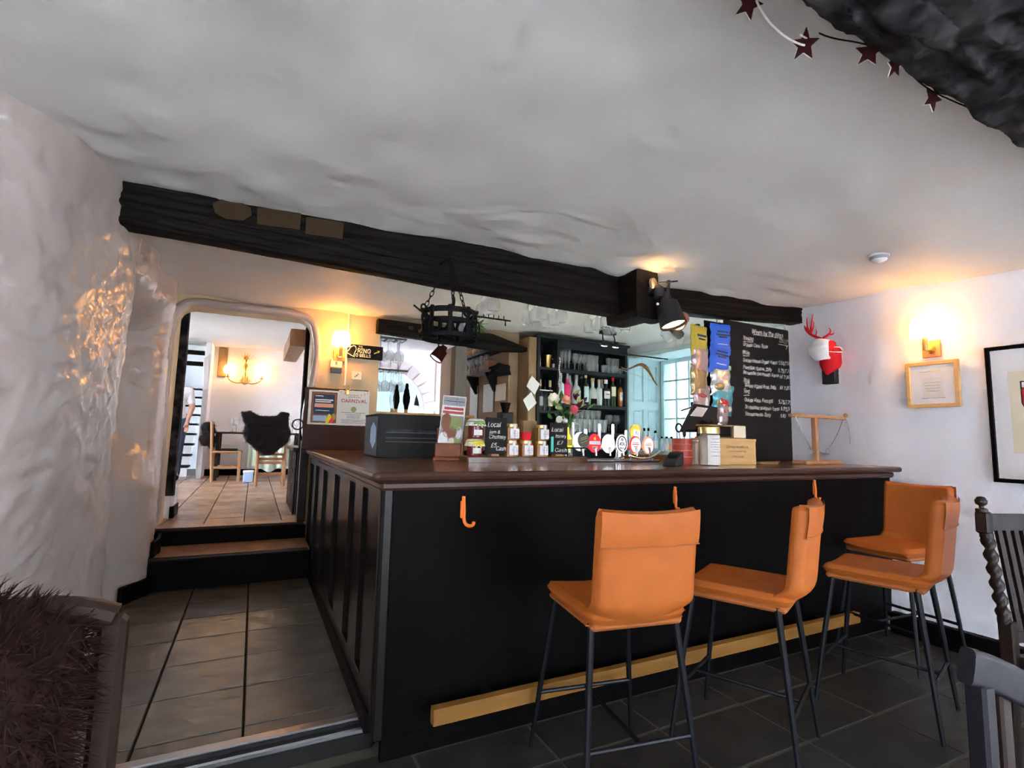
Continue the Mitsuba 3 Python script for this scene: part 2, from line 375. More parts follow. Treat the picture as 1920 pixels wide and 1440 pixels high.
# the wall's outer skin with the window opening
outer = sbox(-3.6, -.3, 12.6, 3.0).difference(sbox(4.30, 1.28, 4.94, 2.28)).difference(sbox(3.05, 1.1, 4.2, 2.28)).difference(sbox(5.6, .6, 9.3, 2.45))
m = prism(outer, .10); m.apply_transform(_XP); m.apply_translation([4.72, 0, 0])
struct('wall_right_outer', m, 'm_teal')
# casement: frame, bars, panes
wk = num('window_1'); labels[wk] = {'kind': 'structure', 'label': 'tall pale blue casement window with small panes behind the bar'}
def on_x(y0, y1, z0, z1, x0, x1): return bx(x0, x1, y0, y1, z0, z1, .004)
put(wk+'__frame', join(on_x(4.28, 4.33, 1.24, 2.30, 4.66, 4.74), on_x(4.91, 4.96, 1.24, 2.30, 4.66, 4.74), on_x(4.28, 4.96, 2.25, 2.31, 4.66, 4.74), on_x(4.28, 4.96, 1.24, 1.31, 4.66, 4.74)), 'm_teal')
ys = [4.33, 4.50, 4.71, 4.91]; zs = [1.31, 1.55, 1.79, 2.03, 2.25]
for y in ys[1:3]: part(wk, 'glazing_bar', on_x(y-.011, y+.011, 1.30, 2.26, 4.675, 4.705), 'm_teal')
for z in zs[1:4]: part(wk, 'glazing_bar', on_x(4.32, 4.92, z-.011, z+.011, 4.677, 4.703), 'm_teal')
for i in range(3):
    for j in range(4):
        part(wk, 'pane', trimesh.Trimesh([[4.69, ys[i]+.009, zs[j]+.009], [4.69, ys[i+1]-.009, zs[j]+.009], [4.69, ys[i+1]-.009, zs[j+1]-.009], [4.69, ys[i]+.009, zs[j+1]-.009]], [[0, 1, 2], [0, 2, 3]]), 'm_pane', False)
part(wk, 'catch', join(bx(4.63, 4.66, 4.40, 4.43, 1.62, 1.74), rod([4.64, 4.415, 1.68], [4.60, 4.55, 1.64], .008)), 'm_black_metal')
# shutter panelling on the far cheek (faces the room)
sh = num('window_1_shutter'); labels[sh] = {'kind': 'structure', 'label': 'pale blue panelled shutter lining the window recess'}
SY = 5.0
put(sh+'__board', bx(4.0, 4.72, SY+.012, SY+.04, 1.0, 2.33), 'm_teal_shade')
st = sbox(WX-.02, 1.10, 4.68, 2.31)
for (a, b, z0, z1) in ((4.23, 4.40, 1.22, 1.66), (4.47, 4.62, 1.22, 1.66), (4.23, 4.40, 1.76, 2.22), (4.47, 4.62, 1.76, 2.22)):
    st = st.difference(sbox(a, z0, b, z1))
    part(sh, 'panel', bx(a+.02, b-.02, SY+.004, SY+.02, z0+.02, z1-.02, .008), 'm_teal')
put(sh+'__frame', stand(prism(st, .02), 0, SY+.012, 0), 'm_teal')

# ---- wall behind the bar: doorway on the left, hatch in the middle
hole_door = sbox(-.58, -.2, .43, 2.335).buffer(.0)
hole_door = unary_union([sbox(-.645, -.2, .43, 2.20), sbox(-.54, 2.1, .33, 2.335), Point(-.54, 2.225).buffer(.105), Point(.31, 2.215).buffer(.12)])
hatch = sbox(1.05, 1.2, 2.55, 2.30)
wb = sbox(-1.2, -.05, 4.75, 2.98).difference(hole_door).difference(hatch)
def wallxz(poly, y0, y1, step=.06):
    m = prism(poly, y1-y0); m.apply_transform(_YF); m.apply_translation([0, y1, 0]); return m
struct('wall_back_bar', wallxz(sbox(-.9, -.05, 1.05, 2.98).difference(hole_door), 5.0, 5.30), 'm_cream_plaster', False)
# soft plaster roll round the doorway
arch = [(-.672, .49), (-.672, 1.2), (-.668, 2.16), (-.645, 2.26), (-.56, 2.345), (-.42, 2.36), (0, 2.355), (.30, 2.35), (.40, 2.315), (.45, 2.22), (.455, 1.75), (.455, 1.15)]
P = spline([(a, 4.995, b) for a, b in arch], 70)
struct('trim_1', tube(P, .035+.008*meshkit.noise(P*6, 2), 10), 'm_gloss_plaster', True)
struct('wall_back_shelves', bx(2.55, 4.75, YB, YB+.12, -.05, 2.98), 'm_tan_wall')
struct('wall_over_hatch', bx(1.0, 2.60, 5.0, 5.2, 2.30, 2.98), 'm_tan_wall')
struct('wall_hatch_side', bx(2.50, 2.62, YB-.1, 7.4, -.05, 2.98), 'm_tan_wall')
struct('wall_under_hatch', bx(1.0, 2.55, 5.02, 5.14, -.05, 1.12), 'm_black_wood')
struct('trim_2', bx(.728, .748, 4.975, 5.0, 1.72, 2.47, .004), 'm_cream', label='cable trunking running up the wall')

# ---- left wall: rounded chimney pier, niche, pillar (glossy lumpy plaster)
plan = np.array([(-2.75, 1.75), (-1.9, 1.92), (-1.2, 2.10), (-.90, 2.22), (-.74, 2.36), (-.655, 2.58), (-.61, 2.86), (-.605, 3.12), (-.64, 3.30), (-.80, 3.46), (-.93, 3.68), (-.93, 3.95), (-.83, 4.16), (-.67, 4.27), (-.605, 4.42), (-.61, 4.62), (-.645, 4.85), (-.665, 5.05)])
plan2 = plan.copy()
plan2[8:18] = [(-.66, 3.28), (-.80, 3.40), (-.96, 3.66), (-1.02, 4.02), (-.97, 4.34), (-.83, 4.49), (-.70, 4.58), (-.655, 4.68), (-.655, 4.86), (-.665, 5.05)]
full = plan.copy()
for i, t in ((8, .3), (9, .55), (10, .8), (11, .95), (12, .75), (13, .25)): full[i, 0] = plan[i, 0]*(1-t)+(-.61)*t
S1, S2, S3 = spline(plan, 360), spline(full, 360), spline(plan2, 360)
def lw(u, v):
    i = np.clip((u*359).round().astype(int), 0, 359)
    z = -.05+v*2.6
    w = np.clip((z-1.95)/.28, 0, 1)[..., None]; w = w*w*(3-2*w)
    k = np.clip((z-.85)/.45, 0, 1)[..., None]; k = k*k*(3-2*k)
    q = (S1[i]*(1-k)+S3[i]*k)*(1-w)+S2[i]*w
    p = np.concatenate([q, z[..., None]], -1)
    d = .05*(meshkit.fbm(p*np.array([1.6, 1.6, .9]), 2, 11)-.5)+.026*(meshkit.fbm(p*8, 3, 12)-.5)+.016*(meshkit.fbm(p*26, 2, 13)-.5)
    d = d-.10*np.clip((z-2.2)/.25, 0, 1)**2*np.clip((p[..., 1]-2.0), 0, 1)*0
    lean = -.03*(z-1.2)
    q = q.copy(); q[..., 0] += d+np.where(q[..., 1] < 2.3, 0, lean*0); q[..., 1] -= d*np.clip((2.6-q[..., 1])*2, 0, 1)
    # flare outwards at the top, into the ceiling
    return np.concatenate([q, z[..., None]], -1)
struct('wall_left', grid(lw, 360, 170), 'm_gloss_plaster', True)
for k, (pts, z0) in enumerate((([(-.69, 4.18), (-.595, 4.36), (-.575, 4.44)], .13), ([(-.585, 4.47), (-.575, 4.62), (-.60, 4.86)], .36))):
    path = np.array(pts)
    struct('baseboard_left', join([bx(-.03, np.linalg.norm(b-a)+.03, -.012, .012, z0, z0+.115, .004).apply_transform(MX(a[0], a[1], 0, rz=math.degrees(math.atan2(*(b-a)[::-1])))) for a, b in zip(path[:-1], path[1:])]), 'm_black_gloss')
struct('baseboard_pier', join(*[bx(-.02, np.linalg.norm(b-a)+.02, -.014, .014, .12, .21, .004).apply_transform(MX(a[0], a[1], 0, rz=math.degrees(math.atan2(*(b-a)[::-1])))) for a, b in zip(S1[163:238:7]+[.035, -.0], S1[170:245:7]+[.035, -.0])]), 'm_black_gloss')
struct('baseboard_right', bx(WX-.185, WX-.10, -3.2, 2.06, 0, .135, .006), 'm_black_gloss')

# ---- front-room floor of dark slates, corridor one step up, two steps, far room
struct('floor', bx(-2.7, 4.3, -3.3, 5.2, -.12, -.0045), 'm_grout')
struct('floor_rear', bx(-2.7, 4.17, -3.25, .12, -.02, .0, .002), 'm_flag')
TW, TD = .52, .34
for i in range(-4, 8):
    for j in range(0, 7):
        x, y = .66+i*TW, .13+j*TD
        x1, y1 = min(x+TW-.012, WX-.01), min(y+TD-.012, 2.095)
        if x1-x < .06: continue
        if x < .5: y1 = min(y+TD-.012, 2.185)
        if y > (2.0 if x >= .5 else 2.12): continue
        z = rng.uniform(-.002, .001)
        part('floor', 'tile', bx(x, x1, y, y1, -.03, z, .003), ('m_slate_dark', 'm_slate_dark2')[rng.integers(2)], False)
struct('floor_corridor', bx(-1.3, .52, 2.225, 4.6, -.02, .118), 'm_grout_dark')
for i in range(-3, 1):
    for j in range(0, 7):
        x, y = .045+i*.352, 2.345-.36+j*.352
        x0, x1, y0, y1 = max(x, -1.25), (min(x+.344, .50) if i < 0 else .50), max(y, 2.255), min(y+.344, 4.42)
        if x1-x0 < .03 or y1-y0 < .03: continue
        part('floor_corridor', 'tile', bx(x0, x1, y0, y1, .09, .13+rng.uniform(-.0015, .0015), .003), ('m_slate', 'm_slate_warm')[rng.integers(2)], False)
struct('step_1', bx(-1.3, .50, 2.232, 2.30, 0, .116), 'm_black_wood')
struct('trim_3', join(bx(-1.3, .50, 2.205, 2.252, .122, .1335, .004)), 'm_steel', label='bright metal nosing along the corridor step')
struct('trim_4', join(bx(-1.3, .50, 2.19, 2.226, .075, .10, .006)), 'm_steel', label='grey metal strip under the step nosing')
struct('step_2', bx(-.70, .46, 4.43, 5.02, .10, .362, .004), 'm_wood_floor2')
struct('step_2_riser', bx(-.70, .46, 4.415, 4.432, .12, .345, .003), 'm_black_gloss')
struct('trim_5', tube([(-.68, 4.415, .350), (.44, 4.415, .350)], .018, 10), 'm_dark_oak', label='rounded dark nosing of the lower step')
struct('step_3', bx(-.72, .46, 4.865, 5.05, .30, .49, .004), 'm_wood_floor')
struct('step_3_riser', bx(-.70, .46, 4.85, 4.868, .35, .475, .003), 'm_black_gloss')
struct('trim_6', tube([(-.66, 4.855, .482), (.44, 4.855, .482)], .016, 10), 'm_rail_wood', label='rounded nosing of the upper step')
FZ = .49
struct('floor_dining', bx(-3.0, 1.0, 5.02, 12.5, .3, FZ-.012), 'm_grout')
for i in range(-6, 4):
    for j in range(0, 18):
        x, y = -.02+i*.30, 5.03+j*.30
        if x > .75 or x < -1.65: continue
        part('floor_dining', 'tile', bx(x, x+.292, y, y+.292, FZ-.03, FZ+rng.uniform(-.001, .001), .003), ('m_wood_floor', 'm_wood_floor2')[rng.integers(2)], False)

# ---- walls of the front room behind the camera: windows that light it
rear = sbox(-2.9, -.1, 5.0, 2.98)
REARW = [(.5, .25, 1.7, 2.0), (1.9, .25, 3.95, 2.0)]
for w in REARW: rear = rear.difference(sbox(*w))
struct('wall_rear', wallxz(rear, -3.55, -3.25), 'm_white_wall', False)
lo = sbox(-3.6, -.1, 12.5, 2.98)
LEFTW = [(-3.1, .25, -.5, 2.0), (6.9, .8, 8.6, 2.5)]
for w in LEFTW: lo = lo.difference(sbox(*w))
m = prism(lo, .3); m.apply_transform(_XP); m.apply_translation([-3.0, 0, 0])
struct('wall_left_outer', m, 'm_white_wall', False)
def plain_window(w, plane, pos, n=4, mm=2):
    k = num('window_2'); labels[k] = {'kind': 'structure'}
    a0, z0, a1, z1 = w; t = .05
    def B(p, q, r, s): return bx(p, q, pos-.03, pos+.03, r, s) if plane == 'y' else bx(pos-.03, pos+.03, p, q, r, s)
    put(k+'__frame', join(B(a0, a0+t, z0, z1), B(a1-t, a1, z0, z1), B(a0, a1, z0, z0+t), B(a0, a1, z1-t, z1)), 'm_white')
    for i in range(1, n): part(k, 'glazing_bar', B(a0+(a1-a0)*i/n-.012, a0+(a1-a0)*i/n+.012, z0+t, z1-t), 'm_white')
    for i in range(1, mm): part(k, 'glazing_bar', B(a0+t, a1-t, z0+(z1-z0)*i/mm-.012, z0+(z1-z0)*i/mm+.012), 'm_white')
for w in REARW: plain_window(w, 'y', -3.42)
for w in LEFTW: plain_window(w, 'x', -2.86)
plain_window((5.6, .6, 9.3, 2.45), 'x', 4.78)
plain_window((3.05, 1.1, 4.2, 2.28), 'x', 4.76, 3, 4)
struct('ground', bx(-40, 40, -40, 40, -.5, -.3), 'm_paving')
struct('wall_neighbour', bx(5.42, 5.7, .0, 5.7, -.4, 6.0), 'm_white_wall')
struct('wall_garden', join(bx(-8, 9, -6.3, -6.0, -.4, 2.3), bx(-6.3, -6.0, -6, 4.5, -.4, 2.3)), 'm_flag')
struct('floor_bar', bx(1.15, 4.12, 2.97, 4.66, -.012, .01), 'm_paving')

# ---- far dining room
DY = 10.35
struct('wall_dining', bx(-.80, 1.05, DY, DY+.3, .3, 2.98), 'm_white_wall')
struct('wall_partition', bx(.90, 1.05, 5.28, DY+.1, -.05, 2.98), 'm_white_wall')
struct('wall_stair', bx(-.80, -.72, 9.75, DY+.05, .3, 2.98), 'm_white_wall')
struct('wall_dining_end', bx(-3.0, 1.2, 12.35, 12.5, -.1, 2.98), 'm_white_wall')
def dc(u, v):
    x, y = -2.9+u*4.1, 5.2+v*7.2
    p = np.stack([x, y, 0*x], -1)
    z = 2.50+.052*(y-5.2)+.03*(meshkit.fbm(p*np.array([1.1, 3.2, 1]), 3, 2)-.5)
    return np.stack([x, y, z], -1)
struct('ceiling_dining', grid(dc, 60, 110), 'm_ceiling', True)
struct('baseboard_dining', bx(-.72, .9, DY-.02, DY, FZ, FZ+.11), 'm_black_gloss')
struct('wall_low_block', bx(-.90, -.60, 5.46, 5.75, FZ-.1, .765, .02), 'm_white_wall', label='low plastered block at the foot of the doorway')
struct('baseboard_block', join(bx(-.62, -.585, 5.44, 5.74, FZ, FZ+.10)), 'm_black_gloss')
struct('door_1_jamb', rough_beam(-.675, -.585, 5.31, 5.42, .70, 2.42, axis=2, amp=.010, seed=3), 'm_beam_old', 40, label='dark old timber door jamb on the left of the doorway')
struct('door_1_jamb', bx(.395, .50, 5.31, 5.40, FZ, 2.36, .006), 'm_beam', label='black timber jamb on the right of the doorway')
struct('door_1_post', bx(.385, .452, 4.895, 5.02, .13, CZ_, .006), 'm_dark_oak', label='dark post at the end of the bar by the doorway')

# ---- room seen through the hatch
struct('floor_hatch', bx(1.0, 4.75, 5.2, 12.4, -.1, 0.0), 'm_paving')
struct('ceiling_hatch', bx(1.0, 4.75, 5.15, 12.4, 2.56, 2.66), 'm_white_wall')
AC, AZ, AR = 1.78, 1.66, .66
archhole = unary_union([Point(AC, AZ).buffer(AR, 40), sbox(AC-AR, -.2, AC+AR, AZ)])
struct('wall_hatch_far', wallxz(sbox(1.0, -.1, 2.62, 2.6).difference(archhole), 8.0, 8.25), 'm_white_wall', False)
struct('wall_hatch_pink', bx(2.62, 4.75, 7.98, 8.25, -.1, 2.6), 'm_pink_wall')
for k in range(15):
    a0, a1 = PI*(k+.08)/15, PI*(k+.92)/15
    pl = Polygon([(AC+r*math.cos(a), AZ+r*math.sin(a)) for r, a in ((AR, a0), (AR+.19, a0), (AR+.19, a1), (AR, a1))])
    part('wall_hatch_far', 'brick', stand(prism(pl, .04), 0, 8.01, 0), 'm_brick', False)
struct('wall_hatch_end', bx(1.0, 4.75, 9.6, 9.75, -.1, 2.6), 'm_teal')
# ================================================================== BAR COUNTER
CZ = 1.122
BX0, BY0 = .492, 2.072
bar = thing('bar_counter', 'long black panelled pub bar with a glossy brown wooden top', 'bar counter')
part(bar, 'front_panel', bx(BX0, 4.12, BY0, BY0+.04, .10, 1.06, .003), 'm_black_gloss', False)
part(bar, 'plinth', bx(BX0+.03, 4.05, BY0+.03, BY0+.06, 0, .11, .003), 'm_black_gloss', False)
part(bar, 'corner_bead', bx(BX0-.016, BX0+.03, BY0-.012, BY0+.03, .10, 1.07, .009), 'm_black_panel')
part(bar, 'side_board', bx(BX0, BX0+.03, BY0+.03, 4.88, .12, 1.07, .002), 'm_black_gloss', False)
slots = [(582.4, 587.8, 869), (592, 599.6, 873), (606.8, 615, 881.5), (628.4, 638.4, 890.5), (657, 668, 903), (682.6, 693.4, 915)]
fr = sbox(2.09, .13, 4.87, 1.07)
for a, b, t in slots:
    y1, y0 = at(a, 900, x=.472)[1], at(b, 900, x=.472)[1]
    fr = fr.difference(sbox(y0, .26, y1, at((a+b)/2, t, x=.472)[2]))
m = prism(fr, .022); m.apply_transform(_XP); m.apply_translation([BX0-.022, 0, 0])
part(bar, 'side_frame', m, 'm_black_panel', False)
part(bar, 'side_skirting', bx(BX0-.04, BX0, 2.09, 4.86, .125, .20, .006), 'm_black_gloss')
top = unary_union([Polygon([(.445, 2.035), (4.165, 2.035), (4.26, 2.75), (4.26, 2.96), (.445, 2.96)]), sbox(.445, 2.03, 1.12, 4.885)])
part(bar, 'worktop', prism(top, .034).apply_translation([0, 0, CZ-.034]), 'm_counter', False)
part(bar, 'edge_moulding', join(tube([(.442, 2.032, CZ-.018), (4.165, 2.032, CZ-.018)], .019, 10), tube([(.442, 2.032, CZ-.018), (.442, 4.88, CZ-.018)], .019, 10), sphere((.442, 2.032, CZ-.018), .021)), 'm_edge')
part(bar, 'under_moulding', join(bx(.462, 4.14, 2.05, 2.08, 1.045, 1.085, .012), bx(.462, .50, 2.05, 4.86, 1.045, 1.085, .012)), 'm_edge')
part(bar, 'back_ledge', bx(1.10, at(1102, 860, y=2.72)[0], 2.72, 2.93, CZ-.005, CZ+.034, .006), 'm_counter', False, label='raised wooden ledge along the back of the top')
part(bar, 'inner_boards', join(bx(1.10, 4.1, 2.90, 2.94, .0, 1.09), bx(1.08, 1.12, 2.9, 4.86, 0, 1.09)), 'm_flag')
fr_ = single('foot_rail', rough_beam(.685, 3.47, 1.955, 1.995, .165, .228, axis=0, amp=.003, seed=4, step=.03), 'm_pine', 'pale pine foot rail running along the bottom of the bar front', 'foot rail')
for x in (.95, 2.1, 3.2): part(bar, 'rail_bracket', bx(x-.02, x+.02, 1.99, 2.075, .17, .215), 'm_black_metal')

# orange coat hooks screwed to the bar front
def hook_mesh():
    c = spline([(0, -.012, .062), (0, -.013, .03), (.003, -.014, .0), (0, -.016, -.035), (0, -.03, -.058), (0, -.052, -.058), (0, -.06, -.042)], 22)
    a = tube(c, np.linspace(.0085, .0075, 22), 8)
    return join(a, bx(-.011, .011, -.012, 0, -.03, .045, .004))
hp = Proto().add('hook', hook_mesh(), 'm_orange').add('screw', join(sphere((0, -.016, .03), .0035, 1), sphere((0, -.016, -.015), .0035, 1)), 'm_black_metal')
for (px, py, l) in ((864, 958, 'orange coat hook alone on the left of the black bar front'), (1265, 934, 'orange coat hook on the bar front just above the nearest stool'), (1526, 918, 'orange coat hook on the bar front behind the second stool')):
    q = at(px, py, y=BY0)
    hp.place('coat_hook', TR(q[0], BY0+.001, q[2], rz=(50 if px < 1000 else -25)), l, 'coat hook', 'orange hooks along the bar front')

# ================================================================== BEAMS
def warp_beam(m, z0, z1, fb, ft):
    t = (m.vertices[:, 2]-z0)/(z1-z0); x = m.vertices[:, 0]
    m.vertices[:, 2] = fb(x)*(1-t)+ft(x)*t; return m
ya = 2.79
A = warp_beam(rough_beam(-.66, 2.62, ya, ya+.115, 0, 1, axis=0, amp=.014, step=.03, seed=2, freq=10.), 0, 1,
              lambda x: np.interp(x, [-.6, .8, 1.6, 2.6], [2.198, 2.165, 2.148, 2.14]), lambda x: np.interp(x, [-.6, .5, 1.6, 2.6], [2.40, 2.43, 2.46, 2.46]))
bm = thing('ceiling_beam', 'long black oak beam crossing the ceiling above the bar', 'ceiling beam'); put(bm+'__timber', A, 'm_beam', 40)
B = warp_beam(rough_beam(2.5, 4.28, ya-.01, ya+.12, 0, 1, axis=0, amp=.016, step=.03, seed=8, freq=11.), 0, 1,
              lambda x: np.interp(x, [2.5, 3.2, 4.2], [2.23, 2.265, 2.335]), lambda x: np.interp(x, [2.5, 4.1], [2.40, 2.51]))
single('ceiling_beam', B, 'm_beam', 'shorter black beam end above the chalkboard meeting the right wall', 'ceiling beam', smooth=40)
single('beam_stub', rough_beam(2.235, 2.425, 2.60, 2.93, 2.095, 2.43, axis=1, amp=.010, step=.04, seed=5), 'm_beam', 'squared dark timber stub hanging below the beam beside the spotlight', 'beam stub', smooth=40)
# three bare wooden patches on the beam
for pts, l in (([(401, 385), (418, 377), (446, 380), (468, 392), (470, 404), (455, 413), (425, 410), (406, 400)], 'oval bare patch'), ([(485, 392), (562, 403), (560, 430), (484, 420)], 'square bare patch'), ([(576, 410), (642, 420), (640, 447), (574, 438)], 'square bare patch')):
    pl = Polygon([at(px, py, y=ya)[[0, 2]] for px, py in pts]).buffer(.006).simplify(.001)
    part(bm, 'patch', stand(prism(pl, .012), 0, ya+.001, 0), 'm_patch', label=l)
single('ceiling_beam', rough_beam(.55, 4.25, .16, .665, 2.262, 2.52, axis=0, amp=.034, step=.016, seed=12, freq=26.), 'm_beam_old', 'rough hewn charcoal beam close overhead at the top right corner', 'ceiling beam', smooth=40)
# beam over the hatch, its end resting by the shelves; post under it
lt = thing('lintel_beam', 'dark oak lintel beam above the serving hatch with pegs and knots', 'lintel beam')
put(lt+'__timber', warp_beam(rough_beam(1.0, 2.63, 4.86, 4.97, 0, 1, axis=0, amp=.012, step=.05, seed=21), 0, 1, lambda x: np.interp(x, [1, 2.3, 2.63], [2.25, 2.19, 2.22]), lambda x: np.interp(x, [1, 2.2, 2.63], [2.385, 2.37, 2.26])), 'm_beam', 40)
for px, py in ((770, 615), (788, 621)): q = at(px, py, y=4.86); part(lt, 'knot', stand(prism(ellipse(.028, .020), .016), q[0], 4.862, q[2]), 'm_patch')
single('timber_post', rough_beam(1.80, 1.935, 4.88, 5.02, 1.05, 2.20, axis=2, amp=.005, step=.05, seed=22), 'm_post', 'grey-brown timber post standing under the lintel beam', 'post')
# boxed beam end in the dining room
a, b, c_ = at(530.6, 677, y=6.6), at(555.6, 686, y=6.6), at(528, 660, y=6.6)
single('dining_beam', rough_beam(a[0], b[0], 5.35, 6.6, a[2], c_[2]+.06, axis=1, amp=.008, step=.04, seed=9), 'm_oak', 'rough timber beam hanging from the dining room ceiling at the right of the doorway', 'beam', smooth=40)

# ================================================================== BAR STOOLS
def cushion(w, d, h, curve):
    """A padded sheet with rounded edges, w x d, thickness h; curve(u,v) -> z offset."""
    n = 26
    V, F = [], []
    def rr(u, v):    # rounded rectangle falloff of thickness
        e = np.clip((1-np.maximum(np.abs(u), np.abs(v)**1.0))/.16, 0, 1); return np.sqrt(1-(1-e)**2)
    def fn(s):
        def g(u, v):
            a, b = u*2-1, v*2-1
            k = .055
            x = a*w/2*(1-.06*np.abs(b)**6); y = b*d/2*(1-.05*np.abs(a)**6)
            z = curve(a, b)+s*h/2*rr(a, b)
            return np.stack([x, y, z], -1)
        return g
    t = grid(fn(1), n, n); b = grid(fn(-1), n, n); b.invert()
    m = join(t, b); m.merge_vertices(); return m
STW, STD, SH, BTOP = .405, .44, .655, 1.03
seat = cushion(STW, STD, .05, lambda a, b: -.012*(1-a*a)+.012*np.clip(b, 0, 1)**3*0)
def backrest():
    n = 28
    hb = BTOP-(SH-.05)
    def path(v):       # v 0 bottom .. 1 top : (y, z)
        z = SH-.045+v*hb
        y = -STD/2+.05-.085*np.sin(np.clip(v/.22, 0, 1)*PI/2)*1.0+.02+.03*np.sin(v*PI)*0-.045*v
        return y, z
    def side(s):
        def g(u, v):
            a = u*2-1
            y, z = path(v)
            e = np.clip((1-np.maximum(np.abs(a), np.abs(v*2-1)))/.10, 0, 1); th = .030*np.sqrt(1-(1-e)**2)
            w = STW/2*(1-.05*np.clip((v-.9)/.1, 0, 1)**2)*(1-.10*np.clip((.14-v)/.14, 0, 1)**2)
            zz = z-.045*(a*a)*np.clip((.3-v)/.3, 0, 1)*-1-.010*np.clip((v-.8)/.2, 0, 1)*(1-a*a)*1.0
            return np.stack([a*w, y+s*th+.022*a*a, zz], -1)
        return g
    f = grid(side(1), n, 34); b = grid(side(-1), n, 34); f.invert()
    m = join(f, b); m.merge_vertices(); m.fix_normals(); return m, path
bk, bpath = backrest()
y0_, z0_ = bpath(np.array([.70]))
def band():      # stitched leather band folded over the top of the back, at its rear
    def g(u, v):
        a = u*2-1; vv = .70+v*.285
        y, z = bpath(vv)
        return np.stack([a*(STW/2-.006), y-.0315+.022*a*a-.002-.0035*np.sin(np.clip(v, 0, 1)*PI), z-.010*np.clip((vv-.8)/.2, 0, 1)*(1-a*a)], -1)
    return grid(g, 20, 12)
def seam(vv, off):
    a = np.linspace(-1, 1, 24); y, z = bpath(np.full(24, vv))
    return tube(np.stack([a*(STW/2-.004), y+off+.022*a*a, z], -1), .0028, 6)
yb, zb = -STD/2, SH-.03
FEET = [(-.235, .25), (.235, .25), (-.225, -.235), (.225, -.235)]
TOPS = [(-.165, .17), (.165, .17), (-.172, -.165), (.172, -.165)]
stool = Proto()
stool.add('seat', mv(seat, 0, .0, SH), 'm_leather', 60).add('seat_base', bx(-.185, .185, -.20, .20, SH-.05, SH-.022, .01), 'm_leather_dark')
stool.add('backrest', bk, 'm_leather', 60).add('top_band', band(), 'm_leather', 60).add('seam', seam(.70, -.0345), 'm_leather_dark').add('seam', seam(.03, -.027), 'm_leather_dark')
for (fx, fy), (tx, ty) in zip(FEET, TOPS):
    stool.add('leg', tube([(tx, ty, SH-.03), ((tx+fx)/2, (ty+fy)/2, SH/2), (fx, fy, .004)], [.0135, .012, .009], 8), 'm_black_metal')
def lerp(i, z): t = 1-z/(SH-.03); return tuple(np.array(TOPS[i])*(1-t)+np.array(FEET[i])*t)+(z,)
for i, j, z in ((0, 1, .225), (2, 3, .225)): stool.add('crossbar', rod(lerp(i, z), lerp(j, z), .0085), 'm_black_metal')
stool.add('crossbar', rod(tuple((np.array(lerp(0, .225))+lerp(1, .225))/2), tuple((np.array(lerp(2, .225))+lerp(3, .225))/2), .0085), 'm_black_metal')
G = 'tan leather bar stools'
stool.place('bar_stool', TR(1.30, 1.665, 0, rz=-9), 'tan leather bar stool nearest the camera, its back turned to us', 'bar stool', G)
stool.place('bar_stool', TR(1.98, 1.60, 0, rz=25), 'tan leather bar stool, second from the left, angled towards the bar', 'bar stool', G)
stool.place('bar_stool', TR(2.86, 1.50, 0, rz=16), 'tan leather bar stool in front of the one against the right wall', 'bar stool', G)
stool.place('bar_stool', TR(3.62, 1.81, 0, rz=86), 'tan leather bar stool with its back against the right wall', 'bar stool', G)

# ================================================================== FOREGROUND CHAIRS
# left: dark chair back under a fur throw
ch = thing('dining_chair', 'dark wooden chair at the lower left corner with a brown fur over it', 'chair')
q0, q1 = at(228, 1135, y=.80), at(120, 1150, y=.80)
zt = q0[2]; xr = q0[0]-.006; cw = .44
rail = spline([(xr, .80, zt-.014), (xr-.05, .80, zt+.001), (xr-cw/2, .80, zt-.004), (xr-cw+.05, .80, zt+.001), (xr-cw, .80, zt-.014)], 24)
def sweep_rect(P, w, h): 
    return join([bx(-.002, np.linalg.norm(b-a)+.002, -w/2, w/2, -h/2, h/2, .008).apply_transform(trimesh.geometry.align_vectors([1, 0, 0], (b-a)/np.linalg.norm(b-a))).apply_translation(a) for a, b in zip(P[:-1], P[1:])])
part(ch, 'top_rail', tube(rail, .0165, 10), 'm_rail_wood')
for x in (xr, xr-cw): part(ch, 'back_post', join(bx(x-.0145, x+.0145, .786, .816, .01, zt-.012, .006)), 'm_rail_wood')
part(ch, 'seat', bx(xr-cw-.01, xr+.01, .38, .80, .43, .465, .012), 'm_rail_wood')
for x in (xr, xr-cw): part(ch, 'front_leg', bx(x-.02, x+.02, .385, .425, .0, .44, .006), 'm_rail_wood')
part(ch, 'stretcher', bx(xr-cw, xr, .79, .81, .62, .68, .006), 'm_rail_wood')
# fur throw
FX0, FX1 = xr-cw-.05, at(146, 1100, y=.745)[0]
FYC = .745
ztop = at(60, 1046, y=FYC)[2]
def furfn(u, v):
    a = u*2*PI
    ex, ey = (FX1-FX0)/2, .075
    z = ztop-.02-v*.72
    k = np.clip(v/.10, 0, 1)**.5
    x = (FX0+FX1)/2+ex*np.sign(np.cos(a))*np.abs(np.cos(a))**.5*k*(1-.06*v+.03*np.sin(v*9)); y = .745+ey*np.sign(np.sin(a))*np.abs(np.sin(a))**.5*k
    return np.stack([x, y, z+.006*np.sin(a*3)], -1)
fb = grid(furfn, 60, 60); fb.merge_vertices()
fk = thing('fur_throw', 'shaggy brown fur draped over the chair back at the lower left', 'fur throw')
put(fk+'__hide', fb, 'm_fur', True)
fn_ = fb.vertex_normals if False else None
n = 16000
uu, vv = rng.random(n), rng.random(n)**1.0*.98
p0 = furfn(uu, vv); e = 1e-3
du = furfn(uu+e, vv)-p0; dv = furfn(uu, vv+e)-p0; N = np.cross(du, dv); N /= np.linalg.norm(N, axis=1, keepdims=True)+1e-12
